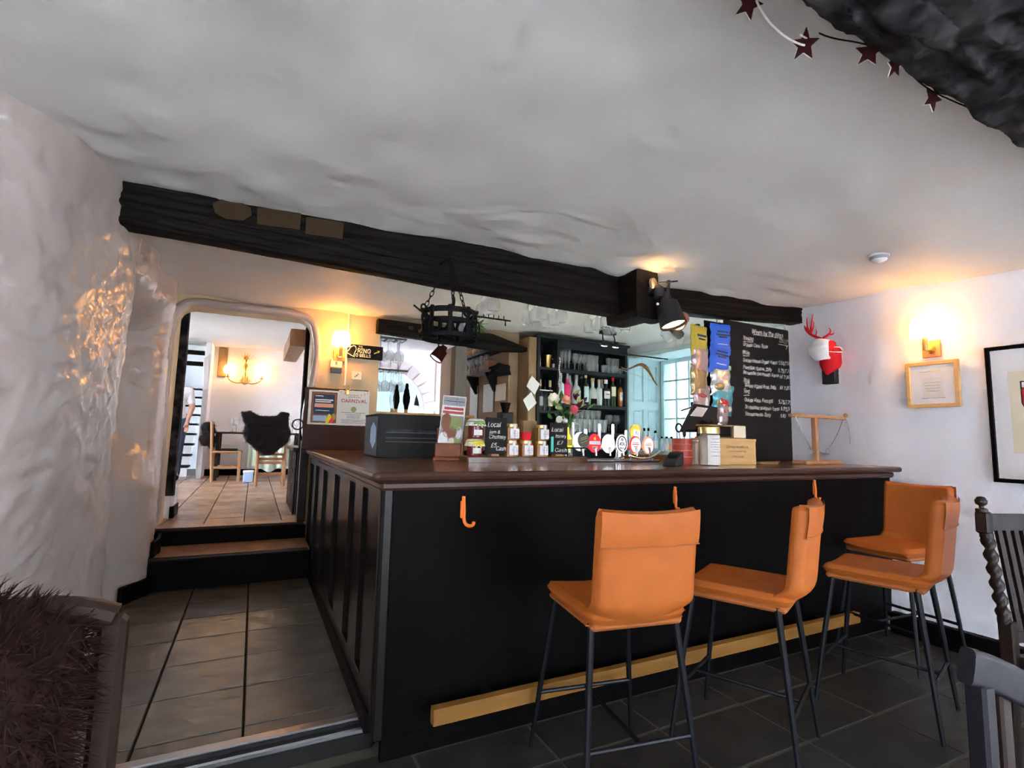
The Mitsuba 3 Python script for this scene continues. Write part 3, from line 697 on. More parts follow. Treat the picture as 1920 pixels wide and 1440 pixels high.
ctr = np.stack([np.full(n, (FX0+FX1)/2), np.full(n, .745), p0[:, 2]], -1); N *= np.sign(((p0-ctr)*N).sum(1))[:, None]
clump = meshkit.noise(p0*28, 3)[:, None]-.5
D = N*.85+np.array([0, 0, -.55])*(vv[:, None]*1.2-.35)+rng.normal(0, .33, (n, 3))+clump*np.array([.8, 0, .6]); D /= np.linalg.norm(D, axis=1, keepdims=True)
Lh = rng.uniform(.018, .042, n)[:, None]
S = np.cross(D, rng.normal(0, 1, (n, 3))); S /= np.linalg.norm(S, axis=1, keepdims=True); S *= .0011
mid = p0+D*Lh*.55+np.array([0, 0, -.002]); tip = p0+D*Lh+np.array([0, 0, -1])*Lh*.22
V = np.stack([p0-S, p0+S, mid-S*.7, mid+S*.7, tip], 1).reshape(-1, 3); b = np.arange(n)[:, None]*5
part(fk, 'fur', trimesh.Trimesh(V, np.concatenate([b+[0, 1, 3], b+[0, 3, 2], b+[2, 3, 4]]), process=False), 'm_fur', False, kind='stuff')

# right: dark chair with a curved top rail, very close
ch = thing('dining_chair', 'dark chair with a curved top rail at the lower right corner, nearest the camera', 'chair')
Yc = .46
A0 = at(1800, 1250, y=Yc); zr = A0[2]
r1 = [(at(1812, 1248, y=Yc)), at(1860, 1262, y=Yc-.012), at(1920, 1292, y=Yc-.03)]
d = r1[2]-r1[0]; P = spline([r1[0]-.004*d, r1[0]+.35*d+[0, 0, .004], r1[0]+d, r1[0]+2.0*d+[0, -.01, .004], r1[0]+3.0*d+[0, .01, .018], r1[0]+3.9*d+[0, .04, .04]], 30)
def slab(P, hs, ws):
    """A rail of rounded section following P: hs up, ws across."""
    P = np.asarray(P); n = 14; ang = np.arange(n)*2*PI/n; V = []; F = []
    t = np.gradient(P, axis=0); t /= np.linalg.norm(t, axis=1, keepdims=True)
    for i, p in enumerate(P):
        s = np.cross(t[i], [0, 0, 1]); s /= np.linalg.norm(s); u = np.cross(s, t[i])
        c, q = np.cos(ang), np.sin(ang)
        V.append(p+np.outer(np.sign(c)*np.abs(c)**.45*ws[i], s)+np.outer(np.sign(q)*np.abs(q)**.45*hs[i], u))
    V = np.concatenate(V); m = len(P)
    for i in range(m-1):
        for j in range(n):
            a, b = i*n+j, i*n+(j+1) % n; F += [[a, b, b+n], [a, b+n, a+n]]
    for e0 in (0, m-1):
        c = len(V); V = np.vstack([V, P[e0][None]])
        for j in range(n): F.append([e0*n+j, e0*n+(j+1) % n, c])
    mm = trimesh.Trimesh(V, F, process=False); mm.fix_normals(); return mm
part(ch, 'top_rail', slab(P, np.full(30, .030), np.full(30, .014)), 'm_rail_dark', 50)
q = at(1826, 1330, y=Yc+.004); dn = (P[-1]-P[0])[:2]
for t_ in (.06, .93):
    pq = P[0]+(P[-1]-P[0])*t_
    part(ch, 'back_post', mv(bx(-.014, .014, -.017, .017, .0, pq[2]-.02, .005), pq[0], pq[1], 0, rz=-12), 'm_rail_dark')
for t_ in (.20, .40, .58, .76): 
    pq = P[0]+(P[-1]-P[0])*t_
    part(ch, 'slat', mv(bx(-.013, .013, -.006, .006, .50, pq[2]-.02, .004), pq[0], pq[1]+.005, 0, rz=-12), 'm_rail_wood')
pm = (P[0]+P[-1])/2
part(ch, 'seat', mv(bx(-.20, .20, -.42, .0, .43, .47, .012), pm[0], pm[1], 0, rz=math.degrees(math.atan2(dn[1], dn[0]))), 'm_rail_wood')
# barley-twist chair by the right edge
tc = thing('twist_chair', 'tall dark oak chair with barley-twist posts and a ball finial at the right edge', 'chair')
TY = 1.0
def tp(px, py): return at(px, py, y=TY)
pt, pb = tp(1838, 962), tp(1893, 1235)
dirv = (pb-pt)
ax = np.array([0.06, -.02, 0])
def twist(p, q, r, turns, n=70):
    P = np.linspace(p, q, n); L = np.linalg.norm(q-p); ang = np.arange(12)*2*PI/12; V = []
    for i, c in enumerate(P):
        t = i/(n-1); rr = r*(1+.30*np.cos(2*(ang-0)+t*turns*2*PI*1.0)); th = ang
        V.append(c+np.stack([rr*np.cos(th), rr*np.sin(th), 0*th], 1))
    V = np.concatenate(V); F = []
    for i in range(n-1):
        for j in range(12):
            a, b = i*12+j, i*12+(j+1) % 12; F += [[a, b, b+12], [a, b+12, a+12]]
    return trimesh.Trimesh(V, F, process=False)
x0t, ztop = tp(1838, 962)[0]+.012, tp(1838, 958)[2]
# the back leans: lower end further forward (towards +x, -y)
lean = np.array([.055, -.04])
def cp(s, z): f = (ztop-z)/.55; return np.array([x0t+s*.44+lean[0]*f, TY-s*.16+lean[1]*f, z])
for s in (0, 1):
    part(tc, 'post_block', join([bxc(0, 0, 0, .044, .044, .085, .006).apply_translation(cp(s, ztop-.045))]), 'm_dark_oak')
    part(tc, 'twist_post', twist(cp(s, ztop-.10), cp(s, ztop-.425), .019, 6), 'm_dark_oak', 60)
    part(tc, 'post_block', bxc(0, 0, 0, .048, .048, .16, .006).apply_translation(cp(s, ztop-.50)), 'm_dark_oak')
    for dz in (.42, .095): part(tc, 'turned_ring', mv(lathe([(0, .012), (.022, .01), (.022, -.01), (0, -.012)]), *cp(s, ztop-dz)), 'm_dark_oak')
    part(tc, 'leg', rod(cp(s, ztop-.56), [cp(s, ztop-.56)[0], cp(s, ztop-.56)[1]+.02, 0], .021, 10), 'm_dark_oak')
    part(tc, 'finial', mv(lathe([(0, .062), (.012, .059), (.0205, .045), (.018, .031), (.008, .024), (.008, .016), (.020, .012), (.020, 0), (0, 0)]), *cp(s, ztop-.004)), 'm_dark_oak', 50)
def between(s0, s1, za, zb, th):
    a, b = cp(s0, za), cp(s1, za); c_, d_ = cp(s0, zb), cp(s1, zb)
    o = np.array([.34, .94, 0])*th/2
    V = [a-o, b-o, d_-o, c_-o, a+o, b+o, d_+o, c_+o]
    return trimesh.Trimesh(V, [[0, 2, 1], [0, 3, 2], [4, 5, 6], [4, 6, 7], [0, 1, 5], [0, 5, 4], [1, 2, 6], [1, 6, 5], [2, 3, 7], [2, 7, 6], [3, 0, 4], [3, 4, 7]], process=False)
part(tc, 'top_rail', between(.05, .95, ztop-.012, ztop-.075, .024), 'm_dark_oak', False)
part(tc, 'lower_rail', between(.05, .95, ztop-.46, ztop-.50, .024), 'm_dark_oak', False)
for s in (.12, .20, .28): part(tc, 'slat', between(s-.022, s+.022, ztop-.07, ztop-.465, .014), 'm_dark_oak', False)
part(tc, 'carved_panel', between(.34, .66, ztop-.07, ztop-.465, .018), 'm_dark_oak', False)
for s in (.72, .80, .88): part(tc, 'slat', between(s-.022, s+.022, ztop-.07, ztop-.465, .014), 'm_dark_oak', False)
sc_ = cp(.5, .45)
part(tc, 'seat', mv(bx(-.23, .23, -.42, .02, .42, .47, .01), sc_[0], sc_[1], 0, rz=-20), 'm_dark_oak')
for s in (0, 1): g_ = cp(s, .45)+np.array([-.14, -.38, 0]); part(tc, 'leg', rod([g_[0], g_[1], .43], [g_[0], g_[1], 0], .02, 10), 'm_dark_oak')
# ================================================================== ON AND AROUND THE BAR
def fx(px, y, py=850): return at(px, py, y=y)[0]
def fz(px, py, y): return at(px, py, y=y)[2]

# ---- chalkboard
CY = 2.90
cb = thing('chalkboard', 'tall black chalkboard with a handwritten wine list at the right end of the bar', 'chalkboard')
put(cb+'__board', bx(3.435, 4.255, CY, CY+.025, CZ, 2.29, .006), 'm_chalkboard', False)
CHALK = [("Wines by the glass", 281, 184, 705, 238, .040), ("Sparkling", 166, 262, 305, 282, .032), ("125 | 175", 650, 300, 790, 328, .034), ("7", 735, 400, 760, 404, .030), ("Organic Cava. Spain", 166, 350, 497, 382, .032), ("White", 156, 462, 255, 470, .034),
         ("Grandes Hommes Organic-France", 166, 565, 625, 600, .032), ("5.50/7.50", 645, 603, 800, 614, .034), ("Pontillon Soave. Italy", 166, 660, 552, 694, .032), ("5.75/7.75", 638, 706, 806, 722, .034), ("Bernadotte Chardonnay. France", 166, 728, 650, 774, .030), ("6/ 7.80", 662, 788, 798, 800, .032),
         ("Rosé", 172, 838, 252, 846, .036), ("Riviera organic Rosé. Italia", 192, 905, 608, 936, .032), ("6/ 7.80", 660, 938, 798, 946, .032), ("Red", 176, 985, 250, 992, .036), ("Quinta Vista. Portugal", 182, 1100, 568, 1120, .032), ("5.75/7.75", 645, 1130, 810, 1145, .036),
         ("De chasteau sauvignon-france", 190, 1196, 655, 1226, .032), ("6.95/9", 672, 1222, 795, 1232, .036), ("Sannamento. Italy", 192, 1290, 540, 1306, .032), ("6.8/", 668, 1316, 740, 1320, .032)]
def zq(zx, zy): return at(1370+zx/7.2, 600+zy/7.2, y=CY)
ms = []
for s, x0, y0, x1, y1, h in CHALK:
    a, b = zq(x0, y0), zq(x1, y1)
    t = text(s, h, depth=.0008, shear=.15, width=max(.03, b[0]-a[0]))
    t.vertices[:, 1] += t.vertices[:, 0]*(b[2]-a[2])/(b[0]-a[0])+.003*np.sin(t.vertices[:, 0]*60)
    ms.append(stand(t, a[0], CY-.0003, a[2]))
for m in ms: part(cb, 'lettering', m, 'm_chalk', False, label='white chalk handwriting')
ul = []
for x0, y0, x1, y1 in ((300, 195, 688, 246), (170, 288, 300, 300), (640, 326, 775, 350), (165, 482, 250, 486), (185, 852, 255, 852), (175, 1018, 250, 1016)):
    a, b = zq(x0, y0), zq(x1, y1); ul.append(rod([a[0], CY-.0005, a[2]], [b[0], CY-.0005, b[2]], .0022, 5))
part(cb, 'underline', join(ul), 'm_chalk')

# ---- crisp packets on a hanging card
PY_ = 2.855
card = thing('snack_card', 'black hanging card strip holding crisp packets beside the chalkboard', 'display card')
a, b = at(1318, 600, y=PY_+.05), at(1366, 780, y=PY_+.05)
put(card+'__card', bx(a[0], b[0], PY_+.038, PY_+.043, 1.55, 2.25, .001), 'm_black_cloth', False)
part(card, 'hook', tube(spline([((a[0]+b[0])/2, PY_+.047, 2.20), ((a[0]+b[0])/2, PY_+.03, 2.25), ((a[0]+b[0])/2, PY_+.047, 2.30)], 10), .004, 6), 'm_steel')
def bag(w, h, d=.03, seed=0, crinkle=.004):
    def fn(s):
        def g(u, v):
            a, c = u*2-1, v*2-1
            th = np.clip(1-a**4, 0, 1)**.6*np.clip(1-c**4, 0, 1)**.7
            p = np.stack([u*5, v*6, 0*u+seed], -1)
            k = meshkit.fbm(p, 3, seed)-.5
            e = .03*w*np.sin(c*9+seed)*np.abs(a)**3*np.sign(a)
            return np.stack([a*w/2*(1-.05*(1-c*c))+e, s*(d/2*th+.0008)+crinkle*2*k*th, c*h/2], -1)
        return g
    f, r = grid(fn(-1), 18, 22), grid(fn(1), 18, 22); r.invert(); return join(f, r)
packs = [(1307, 640, 'm_mustard', 'gold crisp packet at the top left of the hanging card', 0), (1345, 637, 'm_blue', 'bright blue crisp packet at the top right of the hanging card', 0), (1309, 675, 'm_foil_pinkish', 'crumpled pinkish silver crisp packet second down on the left', 0), (1343, 674, 'm_blue', 'bright blue crisp packet directly below the top blue one', 6),
         (1307, 713, 'm_foil_gold', 'shiny pale gold crisp packet third down on the left', 0), (1345, 714, 'm_foil_silver', 'silver crisp packet with teal top below the blue packets', 0), (1312, 750, 'm_foil_pinkish', 'crisp packet with red print lowest on the left of the card', 4), (1349, 749, 'm_foil_teal', 'teal and green crisp packet lowest on the right of the card', 8)]
for i, (px, py, m_, l, tilt) in enumerate(packs):
    q = at(px, py, y=PY_)
    k = thing('crisp_packet', l, 'crisp packet')
    M = dict(x=q[0], y=PY_-.012*(i % 2)-.018, z=q[2], rz=(8 if i % 2 == 0 else -6), ry=tilt)
    w, h = .205, .245
    put(k+'__bag', mv(bag(w, h, .05, i), **M), m_, 60)
    for s in (-1, 1): part(k, 'seal', mv(bx(-w/2*.98, w/2*.98, -.002, .002, s*(h/2-.008)-.009, s*(h/2-.008)+.009, .0005), **M), m_)
    pr = []
    if m_ == 'm_blue':
        for zz, ww in ((.055, .11), (.03, .13), (.012, .08)): pr.append((bx(-ww/2, ww/2, -.031, -.026, zz-.006, zz+.006, .001), 'm_print_navy'))
        pr.append((bx(-.05, .05, -.029, -.024, -.05, -.042, .001), 'm_sky_label'))
    elif m_ == 'm_mustard': pr = [(bx(-.055, .055, -.031, -.026, .03, .045, .001), 'm_print_navy'), (bx(-.04, .04, -.031, -.026, .005, .016, .001), 'm_print_navy')]
    elif i == 5: pr = [(bx(-.10, .10, -.014, -.004, .085, .118, .002), 'm_foil_teal'), (sphere((-.03, -.022, -.05), [.05, .01, .03]), 'm_foil_gold')]
    elif i == 6: pr = [(sphere((-.02, -.020, .03), [.06, .01, .018]), 'm_print_red'), (sphere((.03, -.020, -.03), [.02, .012, .06]), 'm_white')]
    elif i == 7: pr = [(sphere((-.02, -.022, -.04), [.06, .01, .04]), 'm_pale_green'), (sphere((.05, -.02, -.07), [.03, .01, .025]), 'm_cream')]
    for mm, c_ in pr: part(k, 'print', mv(mm, **M), c_, 50)
    part(k, 'clip', mv(bx(-.012, .012, -.004, .03, h/2-.012, h/2+.014, .002), **M), 'm_black_metal')

# ---- till screen seen from behind, with a note stuck on it
k = thing('till_screen', 'black till screen tilted back on its stand behind the wooden box', 'till')
y = 2.74
q = [at(px, py, y=yy) for px, py, yy in ((1302, 757, 2.80), (1361, 766, 2.80), (1340, 806, 2.66), (1278, 806, 2.66))]
def sheet(q, th):
    q = np.array(q); n = np.cross(q[1]-q[0], q[3]-q[0]); n /= np.linalg.norm(n)
    if n[1] > 0: n = -n
    v = np.vstack([q, q-n*th]); m = trimesh.Trimesh(v, [[0, 1, 2], [0, 2, 3], [4, 6, 5], [4, 7, 6], [0, 4, 5], [0, 5, 1], [1, 5, 6], [1, 6, 2], [2, 6, 7], [2, 7, 3], [3, 7, 4], [3, 4, 0]], process=False)
    m.fix_normals(); return m
put(k+'__casing', sheet(q, .03), 'm_charcoal', False)
q = np.array(q); bl = lambda u, v, o=.0: q[0]*(1-u)*(1-v)+q[1]*u*(1-v)+q[2]*u*v+q[3]*(1-u)*v-np.array([0, o, 0])
part(k, 'stand', bx(fx(1312, 2.72, 815), fx(1334, 2.72, 815), 2.70, 2.76, CZ, 1.36, .01), 'm_charcoal')
part(k, 'foot', bx(fx(1300, 2.72, 850), fx(1345, 2.72, 850), 2.66, 2.82, CZ, CZ+.02, .006), 'm_charcoal')
part(k, 'port_cover', sheet([bl(.42, .62, .004), bl(.80, .62, .004), bl(.84, .98, .004), bl(.40, .98, .004)], .004), 'm_black_gloss', False)
single('paper_note', sheet([bl(.10, .10, .006), bl(.44, .10, .006), bl(.40, .48, .006), bl(.02, .48, .006)], .001), 'm_paper', 'small white paper note stuck on the back of the till screen', 'note', smooth=False)

# ---- wooden wine box with stamped lettering and an organiser on top
y = 2.36
x0, x1 = fx(1346, y), fx(1418, y)
zt = fz(1380, 823, y)
k = thing('wooden_box', 'pale wooden wine box with stamped lettering on the bar top', 'wooden box')
put(k+'__body', bx(x0, x1, y, y+.22, CZ, zt, .004), 'm_box_wood', False)
part(k, 'lid', bx(x0-.002, x1+.002, y-.002, y+.222, zt-.016, zt+.002, .002), 'm_box_wood', False)
cx = (x0+x1)/2
for t_, h_, w_, d_ in (("COTNA MARREDA", .016, .21, .062), ("COLHEITA", .010, .17, .088), ("ZTN HUX", .014, .12, .125)): part(k, 'lettering', stand(text(t_, h_, 0, 0, 'c', width=w_), cx, y-.0005, zt-d_), 'm_print_brown', False)
k = thing('desk_organiser', 'small wooden organiser with a dark slot standing on the wine box', 'organiser')
xa, xb = fx(1322, y+.12), fx(1391, y+.12); z0, z1 = zt+.002, zt+.095
xa = max(xa, x0+.01) if False else xa
put(k+'__body', join(bx(xa, xb, y+.08, y+.2, z1-.012, z1), bx(xb-.13, xb, y+.085, y+.2, z0, z1-.012), bx(xa+.06, xa+.10, y+.085, y+.2, z0, z1-.012), bx(x0+.002, xb, y+.08, y+.2, z0, z0+.01)), 'm_tan_wood')
part(k, 'slot', bx(xa+.10, xb-.13, y+.10, y+.19, z0+.01, z1-.012), 'm_black_wood')
part(k, 'card', bx(xb-.125, xb-.005, y+.078, y+.084, z0+.005, z1-.004), 'm_cream')
k = thing('crisp_packet', 'red and white crisp packet standing on the wooden organiser', 'crisp packet')
q = at(1356, 790, y=y+.14)
M = dict(x=q[0], y=y+.14, z=z1+.088, rz=20, ry=8)
put(k+'__bag', mv(bag(.13, .175, .05, 31), **M), 'm_foil_pinkish', 60)
part(k, 'red_top', mv(bag(.128, .05, .034, 32), x=q[0]+.014, y=y+.136, z=z1+.155, rz=20, ry=8), 'm_foil_red', 60)
for dx, dz in ((-.03, .0), (.02, -.03), (.03, .02)): part(k, 'print', mv(sphere((dx, -.022, dz), [.016, .006, .012]), **M), 'm_print_red')

# ---- red mug with scissors, jars, card machine
y = 2.46
q = at(1279, 864, y=y); mg = thing('red_mug', 'terracotta red patterned mug holding scissors and pens on the bar', 'mug')
put(mg+'__cup', mv(lathe([(0, 0), (.056, 0), (.060, .01), (.063, .06), (.064, .165), (.058, .165), (.056, .02), (0, .015)], 26), q[0], y, CZ), 'm_terracotta', 40)
part(mg, 'pattern_band', join(*[mv(lathe([(.0630, z-.002), (.0646, z), (.0630, z+.002)], 26), q[0], y, CZ) for z in (.05, .09, .13)]), 'm_salmon')
sc = thing('scissors', 'black handled scissors sticking out of the red mug', 'scissors')
def ring_t(R, r, n=18): return trimesh.creation.torus(R, r, major_sections=n, minor_sections=8)
def ringx(c, R, r, rz=0): 
    m = ring_t(R, r); m.apply_transform(MX(rx=90)); return mv(m, *c, rz=rz)
put(sc+'__handles', join(ringx((q[0]-.025, y, CZ+.235), .026, .006), ringx((q[0]+.022, y, CZ+.205), .024, .006, 30)), 'm_charcoal')
part(sc, 'blades', join(rod([q[0]-.02, y, CZ+.21], [q[0]+.01, y, CZ+.03], .006), rod([q[0]+.016, y, CZ+.183], [q[0]-.01, y, CZ+.03], .006)), 'm_steel')
for dx, c_, l in ((.035, 'm_black_metal', 'black pen leaning in the red mug'),):
    single('pen', rod([q[0]+dx*.5, y+.01, CZ+.03], [q[0]+dx*1.2, y+.02, CZ+.19], .005), c_, l, 'pen')
def jar_shell(r, h): return lathe([(0, .004), (r*.9, .0), (r, .008), (r, h*.86), (r*.82, h*.95), (r*.82, h)], 24)
y = 2.42; q = at(1306, 864, y=y)
k = thing('glass_jar', 'clear open glass jar between the red mug and the gold-lidded jar', 'jar')
put(k+'__glass', mv(jar_shell(.045, .155), q[0], y, CZ), 'm_glass', True); part(k, 'rim', mv(lathe([(.036, .150), (.040, .153), (.036, .158)], 24), q[0], y, CZ), 'm_white')
y = 2.33; q = at(1330, 868, y=y)
k = thing('sweet_jar', 'glass jar with a gold lid and a white paper label beside the wine box', 'jar')
put(k+'__glass', mv(jar_shell(.062, .205), q[0], y, CZ), 'm_glass', True)
part(k, 'lid', mv(lathe([(0, .243), (.064, .243), (.067, .239), (.067, .202), (0, .202)], 28), q[0], y, CZ), 'm_gold', 40)
M = np.array(MX(q[0], y, CZ, rz=-12, rx=-3))
def curved(w, h, r, z0): 
    return grid(lambda u, v: np.stack([r*np.sin((u-.5)*w/r), -r*np.cos((u-.5)*w/r), z0+v*h], -1), 14, 6)
part(k, 'label', mv(curved(.115, .185, .0655, .006), q[0], y, CZ, rz=-4), 'm_paper', True)
part(k, 'print', join([mv(curved(w_, .004, .0662, z_), q[0], y, CZ, rz=-4) for w_, z_ in ((.07, .165), (.085, .145), (.08, .13), (.085, .115), (.06, .10), (.085, .085), (.075, .06))]), 'm_print_grey', True)
part(k, 'contents', mv(lathe([(0, .008), (.056, .008), (.056, .15), (0, .16)], 20), q[0], y, CZ), 'm_cream')
y = 2.30; q = at(1262, 867, y=y)
k = thing('card_machine', 'black card payment terminal lying on the bar beside the red mug', 'card machine')
M = dict(x=q[0], y=y, z=CZ, rz=-60)
hull = trimesh.Trimesh([[sx*.038, -.085, .004] for sx in (-1, 1)]+[[sx*.042, .085, .004] for sx in (-1, 1)]+[[sx*.034, -.08, .022] for sx in (-1, 1)]+[[sx*.04, .08, .082] for sx in (-1, 1)]+[[sx*.04, .02, .062] for sx in (-1, 1)]).convex_hull
put(k+'__body', mv(hull, **M), 'm_charcoal', 20)
part(k, 'screen', mv(bx(-.028, .028, -.02, .03, .0, .003, .001), **{**M, 'z': CZ+.055, 'rx': 22}), 'm_black_gloss')
part(k, 'foot_pad', mv(bx(-.035, .035, -.07, .07, .0, .005), **M), 'm_black_cloth')
single('wooden_strip', join(rod([fx(1421, 2.5, 853), 2.50, CZ+.006], [fx(1462, 2.62, 856), 2.62, CZ+.006], .007)), 'm_pine', 'thin pale wooden stick lying on the bar before the chalkboard', 'stick')
single('wooden_strip', bx(fx(1421, 2.44, 860), fx(1455, 2.44, 860), 2.42, 2.47, CZ, CZ+.012, .003), 'm_tan_wood', 'flat strip of wood lying on the bar beside the wine box', 'strip of wood')

# ---- ring and hook game on a wooden stand
y = 2.38
k = thing('hook_game', 'wooden T-shaped ring game with strings and rings at the end of the bar', 'game')
xc = fx(1530, y, 860); xl, xr = at(1481, 781, y=y)[0], at(1582, 780, y=y)[0]; zt = fz(1530, 783, y)
put(k+'__base', bx(fx(1498, y, 863), fx(1566, y, 863), y-.06, y+.06, CZ, CZ+.028, .008), 'm_oak')
part(k, 'post', bx(xc-.018, xc+.018, y-.018, y+.018, CZ+.02, zt, .004), 'm_oak')
part(k, 'crossbar', bx(xl, xr, y-.016, y+.016, zt-.006, zt+.018, .004), 'm_oak')
zr_ = fz(1530, 846, y)
for s, xe, xh in ((-1, xl+.03, fx(1513, y, 846)), (1, xr-.05, fx(1545, y, 846))):
    part(k, 'string', tube(spline([(xe, y-.022, zt), ((xe+xh)/2, y-.03, (zt+zr_)/2-.01), (xh, y-.03, zr_+.02)], 12), .0028, 6), 'm_steel')
    part(k, 'ring', ringx((xh, y-.03, zr_), .022, .003), 'm_steel')
    part(k, 'hook', tube(spline([(xh+s*-.02, y-.03, zr_), (xc+s*.03, y-.03, zr_-.012), (xc+s*.012, y-.02, zr_)], 8), .003, 6), 'm_steel')
part(k, 'loose_string', tube(spline([(xr-.01, y-.022, zt), (xr+.012, y-.024, zt-.06), (xr+.025, y-.022, zt-.19)], 10), .003, 6), 'm_print_grey')
part(k, 'knot', sphere((xr-.008, y-.02, zt+.03), .016, 1), 'm_oak')

# ---- grey cardboard box
y = 3.30
xa, xb = fx(708, y, 815), fx(828, y, 815); zt = fz(708, 776, y)
k = thing('cardboard_box', 'dark grey cardboard box with a pale hexagon sticker on the left end of the bar', 'cardboard box')
put(k+'__body', bx(xa, xb, y, y+.42, CZ, zt, .004), 'm_grey_box', False)
part(k, 'flap', bx(xa-.003, xb+.003, y-.002, y+.422, zt-.004, zt+.003, .001), 'm_grey_box')
part(k, 'end_print', bx(xa-.0015, xa+.001, y+.008, y+.41, CZ+.01, zt-.012, .0005), 'm_grey_box_side')
hexa = Polygon([(.0, .085), (.085, .045), (.085, -.045), (0, -.09), (-.085, -.045), (-.085, .045)])
m = prism(hexa, .002); XN = np.array([[0, 0, -1, 0], [-1, 0, 0, 0], [0, 1, 0, 0], [0, 0, 0, 1.]])
part(k, 'sticker', stand(prism(hexa, .002), xa-.001, y+.13, (CZ+zt)/2+.005, XN), 'm_sky_label', False)
part(k, 'print', join(stand(text("LONDON ESSENCE", .020, 0, 0, 'c', width=.16), xa+.15, y-.0005, zt-.115), stand(text("LONDON ESSENCE", .020, 0, 0, 'c', width=.15), xa+.33, y-.0005, zt-.12), *[bx(xa+.05, xb-.02, y-.001, y, z_, z_+.006, .0003) for z_ in (CZ+.10, CZ+.125, CZ+.16)]), 'm_grey_box_side', False)

# ---- leaflet holder
k = thing('leaflet_holder', 'reddish wooden leaflet stand beside the grey box on the bar', 'leaflet holder')
y = 2.92; q = at(842, 864, y=y)
M = dict(x=q[0], y=y, z=CZ, rz=-22)
put(k+'__base', mv(bx(-.095, .095, -.045, .11, 0, .022, .006), **M), 'm_red_wood')
part(k, 'front_ledge', mv(bx(-.085, .07, -.04, -.015, .022, .105, .005), **M), 'm_red_wood')
part(k, 'back_rest', mv(bx(-.08, .085, 0, .014, .02, .20, .004), **{**M, 'rx': -10}), 'm_red_wood')
part(k, 'side', mv(bx(.07, .085, -.04, .10, .02, .13, .004), **M), 'm_red_wood')
k = thing('leaflet', 'tall printed leaflet with red headline leaning in the wooden stand', 'leaflet')
ML = dict(x=q[0]+.0, y=y, z=CZ+.03, rz=-22, rx=-13, ry=4)
LW, LH = .145, .375
put(k+'__sheet', mv(bx(-LW/2-.005, LW/2-.005, -.012, -.006, .0, LH, .001), **ML), 'm_paper', False)
def lp(a, b, c_, d_, o=.0125): return mv(bx(-LW/2-.005+a*LW, -LW/2-.005+b*LW, -o, -.0115, c_*LH, d_*LH, .0003), **ML)
part(k, 'header', join(lp(.03, .97, .83, .98), ), 'm_print_grey', False)
part(k, 'header_line', join(lp(.06, .94, .90, .91, .013), lp(.60, .615, .84, .97, .013)), 'm_print_navy', False)
part(k, 'headline', join(lp(.10, .92, .755, .80), lp(.06, .94, .69, .735)), 'm_print_red', False)
part(k, 'photo', join(lp(.03, .97, .03, .66)), 'm_print_grey', False)
for (u, v, a, b, c_) in ((.25, .55, .03, .055, 'm_print_brown'), (.65, .52, .04, .05, 'm_pale_green'), (.45, .38, .045, .04, 'm_print_brown'), (.2, .22, .03, .06, 'm_white'), (.55, .17, .02, .05, 'm_cream'), (.8, .2, .02, .05, 'm_pale_green'), (.35, .07, .05, .02, 'm_print_navy'), (.82, .38, .02, .04, 'm_white')):
    part(k, 'picture', mv(stand(prism(ellipse(a, b, 14), .001), -LW/2-.005+u*LW, -.0125, v*LH), **ML), c_, False)

# ---- jars of jam, honey jars and slate signs on the ledge
LZ = CZ+.034; y = 2.80
def jamjar(px, z0, cloth, l, ribbon, h=.10):
    x = fx(px, y, 840)
    k = thing('jam_jar', l, 'jam jar')
    put(k+'__glass', mv(lathe([(0, 0), (.043, 0), (.047, .006), (.047, h*.72), (.040, h*.84), (0, h*.84)], 24), x, y, z0), 'm_jam', 40)
    part(k, 'label', mv(curved(.055, .032, .0477, h*.16), x, y, z0), 'm_paper', True)
    t = np.arange(36)*2*PI/36
    prof = lambda u, v: np.stack([(.050+.010*v+.004*v*np.sin(9*u*2*PI))*np.cos(u*2*PI), (.050+.010*v+.004*v*np.sin(9*u*2*PI))*np.sin(u*2*PI), h*1.0-.008-.034*v], -1)
    part(k, 'cloth_cover', join(mv(grid(prof, 55, 5), x, y, z0), mv(lathe([(0, h*1.02), (.04, h*1.0), (.0505, h*.93)], 30), x, y, z0)), cloth, True)
    part(k, 'ribbon', join(mv(ring_t(.0515, .004, 26), x, y, z0+h*.86), *[mv(sphere((0, 0, 0), [.022, .008, .009], 1), x+s*.02, y-.056, z0+h*.84-.004, ry=s*25) for s in (-1, 1)], *[rod([x, y-.055, z0+h*.84], [x+s*.018, y-.06, z0+h*.84-.035], .005, 6) for s in (-1, 1)]), ribbon)
jamjar(890, LZ, 'm_cream', 'lower jam jar with a yellow bow, underneath the cloth-topped one', 'm_yellow', .10)
jamjar(891, LZ+.104, 'm_paper', 'jam jar with a pale green and white cloth top stacked on another', 'm_pale_green', .115)
def slate(px0, px1, pt, lines, l):
    x0, x1 = fx(px0, y, 840), fx(px1, y, 840); zt = fz((px0+px1)/2, pt, y)
    k = thing('slate_sign', l, 'sign')
    put(k+'__slate', bx(x0, x1, y-.012, y-.004, LZ+.012, zt, .002), 'm_chalkboard', False)
    part(k, 'foot', bx(x0+.03, x0+.085, y-.035, y+.02, LZ, LZ+.014, .003), 'm_oak')
    W = x1-x0
    for s, h, u, v, wf in lines: part(k, 'lettering', stand(text(s, h, 0, 0, 'c', shear=.2, width=wf*W), x0+u*W, y-.0125, LZ+.012+v*(zt-LZ-.012)), 'm_chalk', False)
slate(908, 948, 783, (("Local", .030, .38, .74, .62), ("jam &", .020, .42, .56, .5), ("Chutney", .024, .55, .42, .8), ("£5", .028, .38, .18, .26), ("Cash", .024, .72, .10, .46)), 'slate sign reading Local jam and Chutney beside the jam jars')
slate(1029, 1062, 793, (("Local", .026, .40, .72, .66), ("honey", .022, .60, .53, .62), ("£7", .024, .55, .31, .34), ("Cash", .024, .60, .08, .7)), 'slate sign reading Local honey to the right of the honey jars')
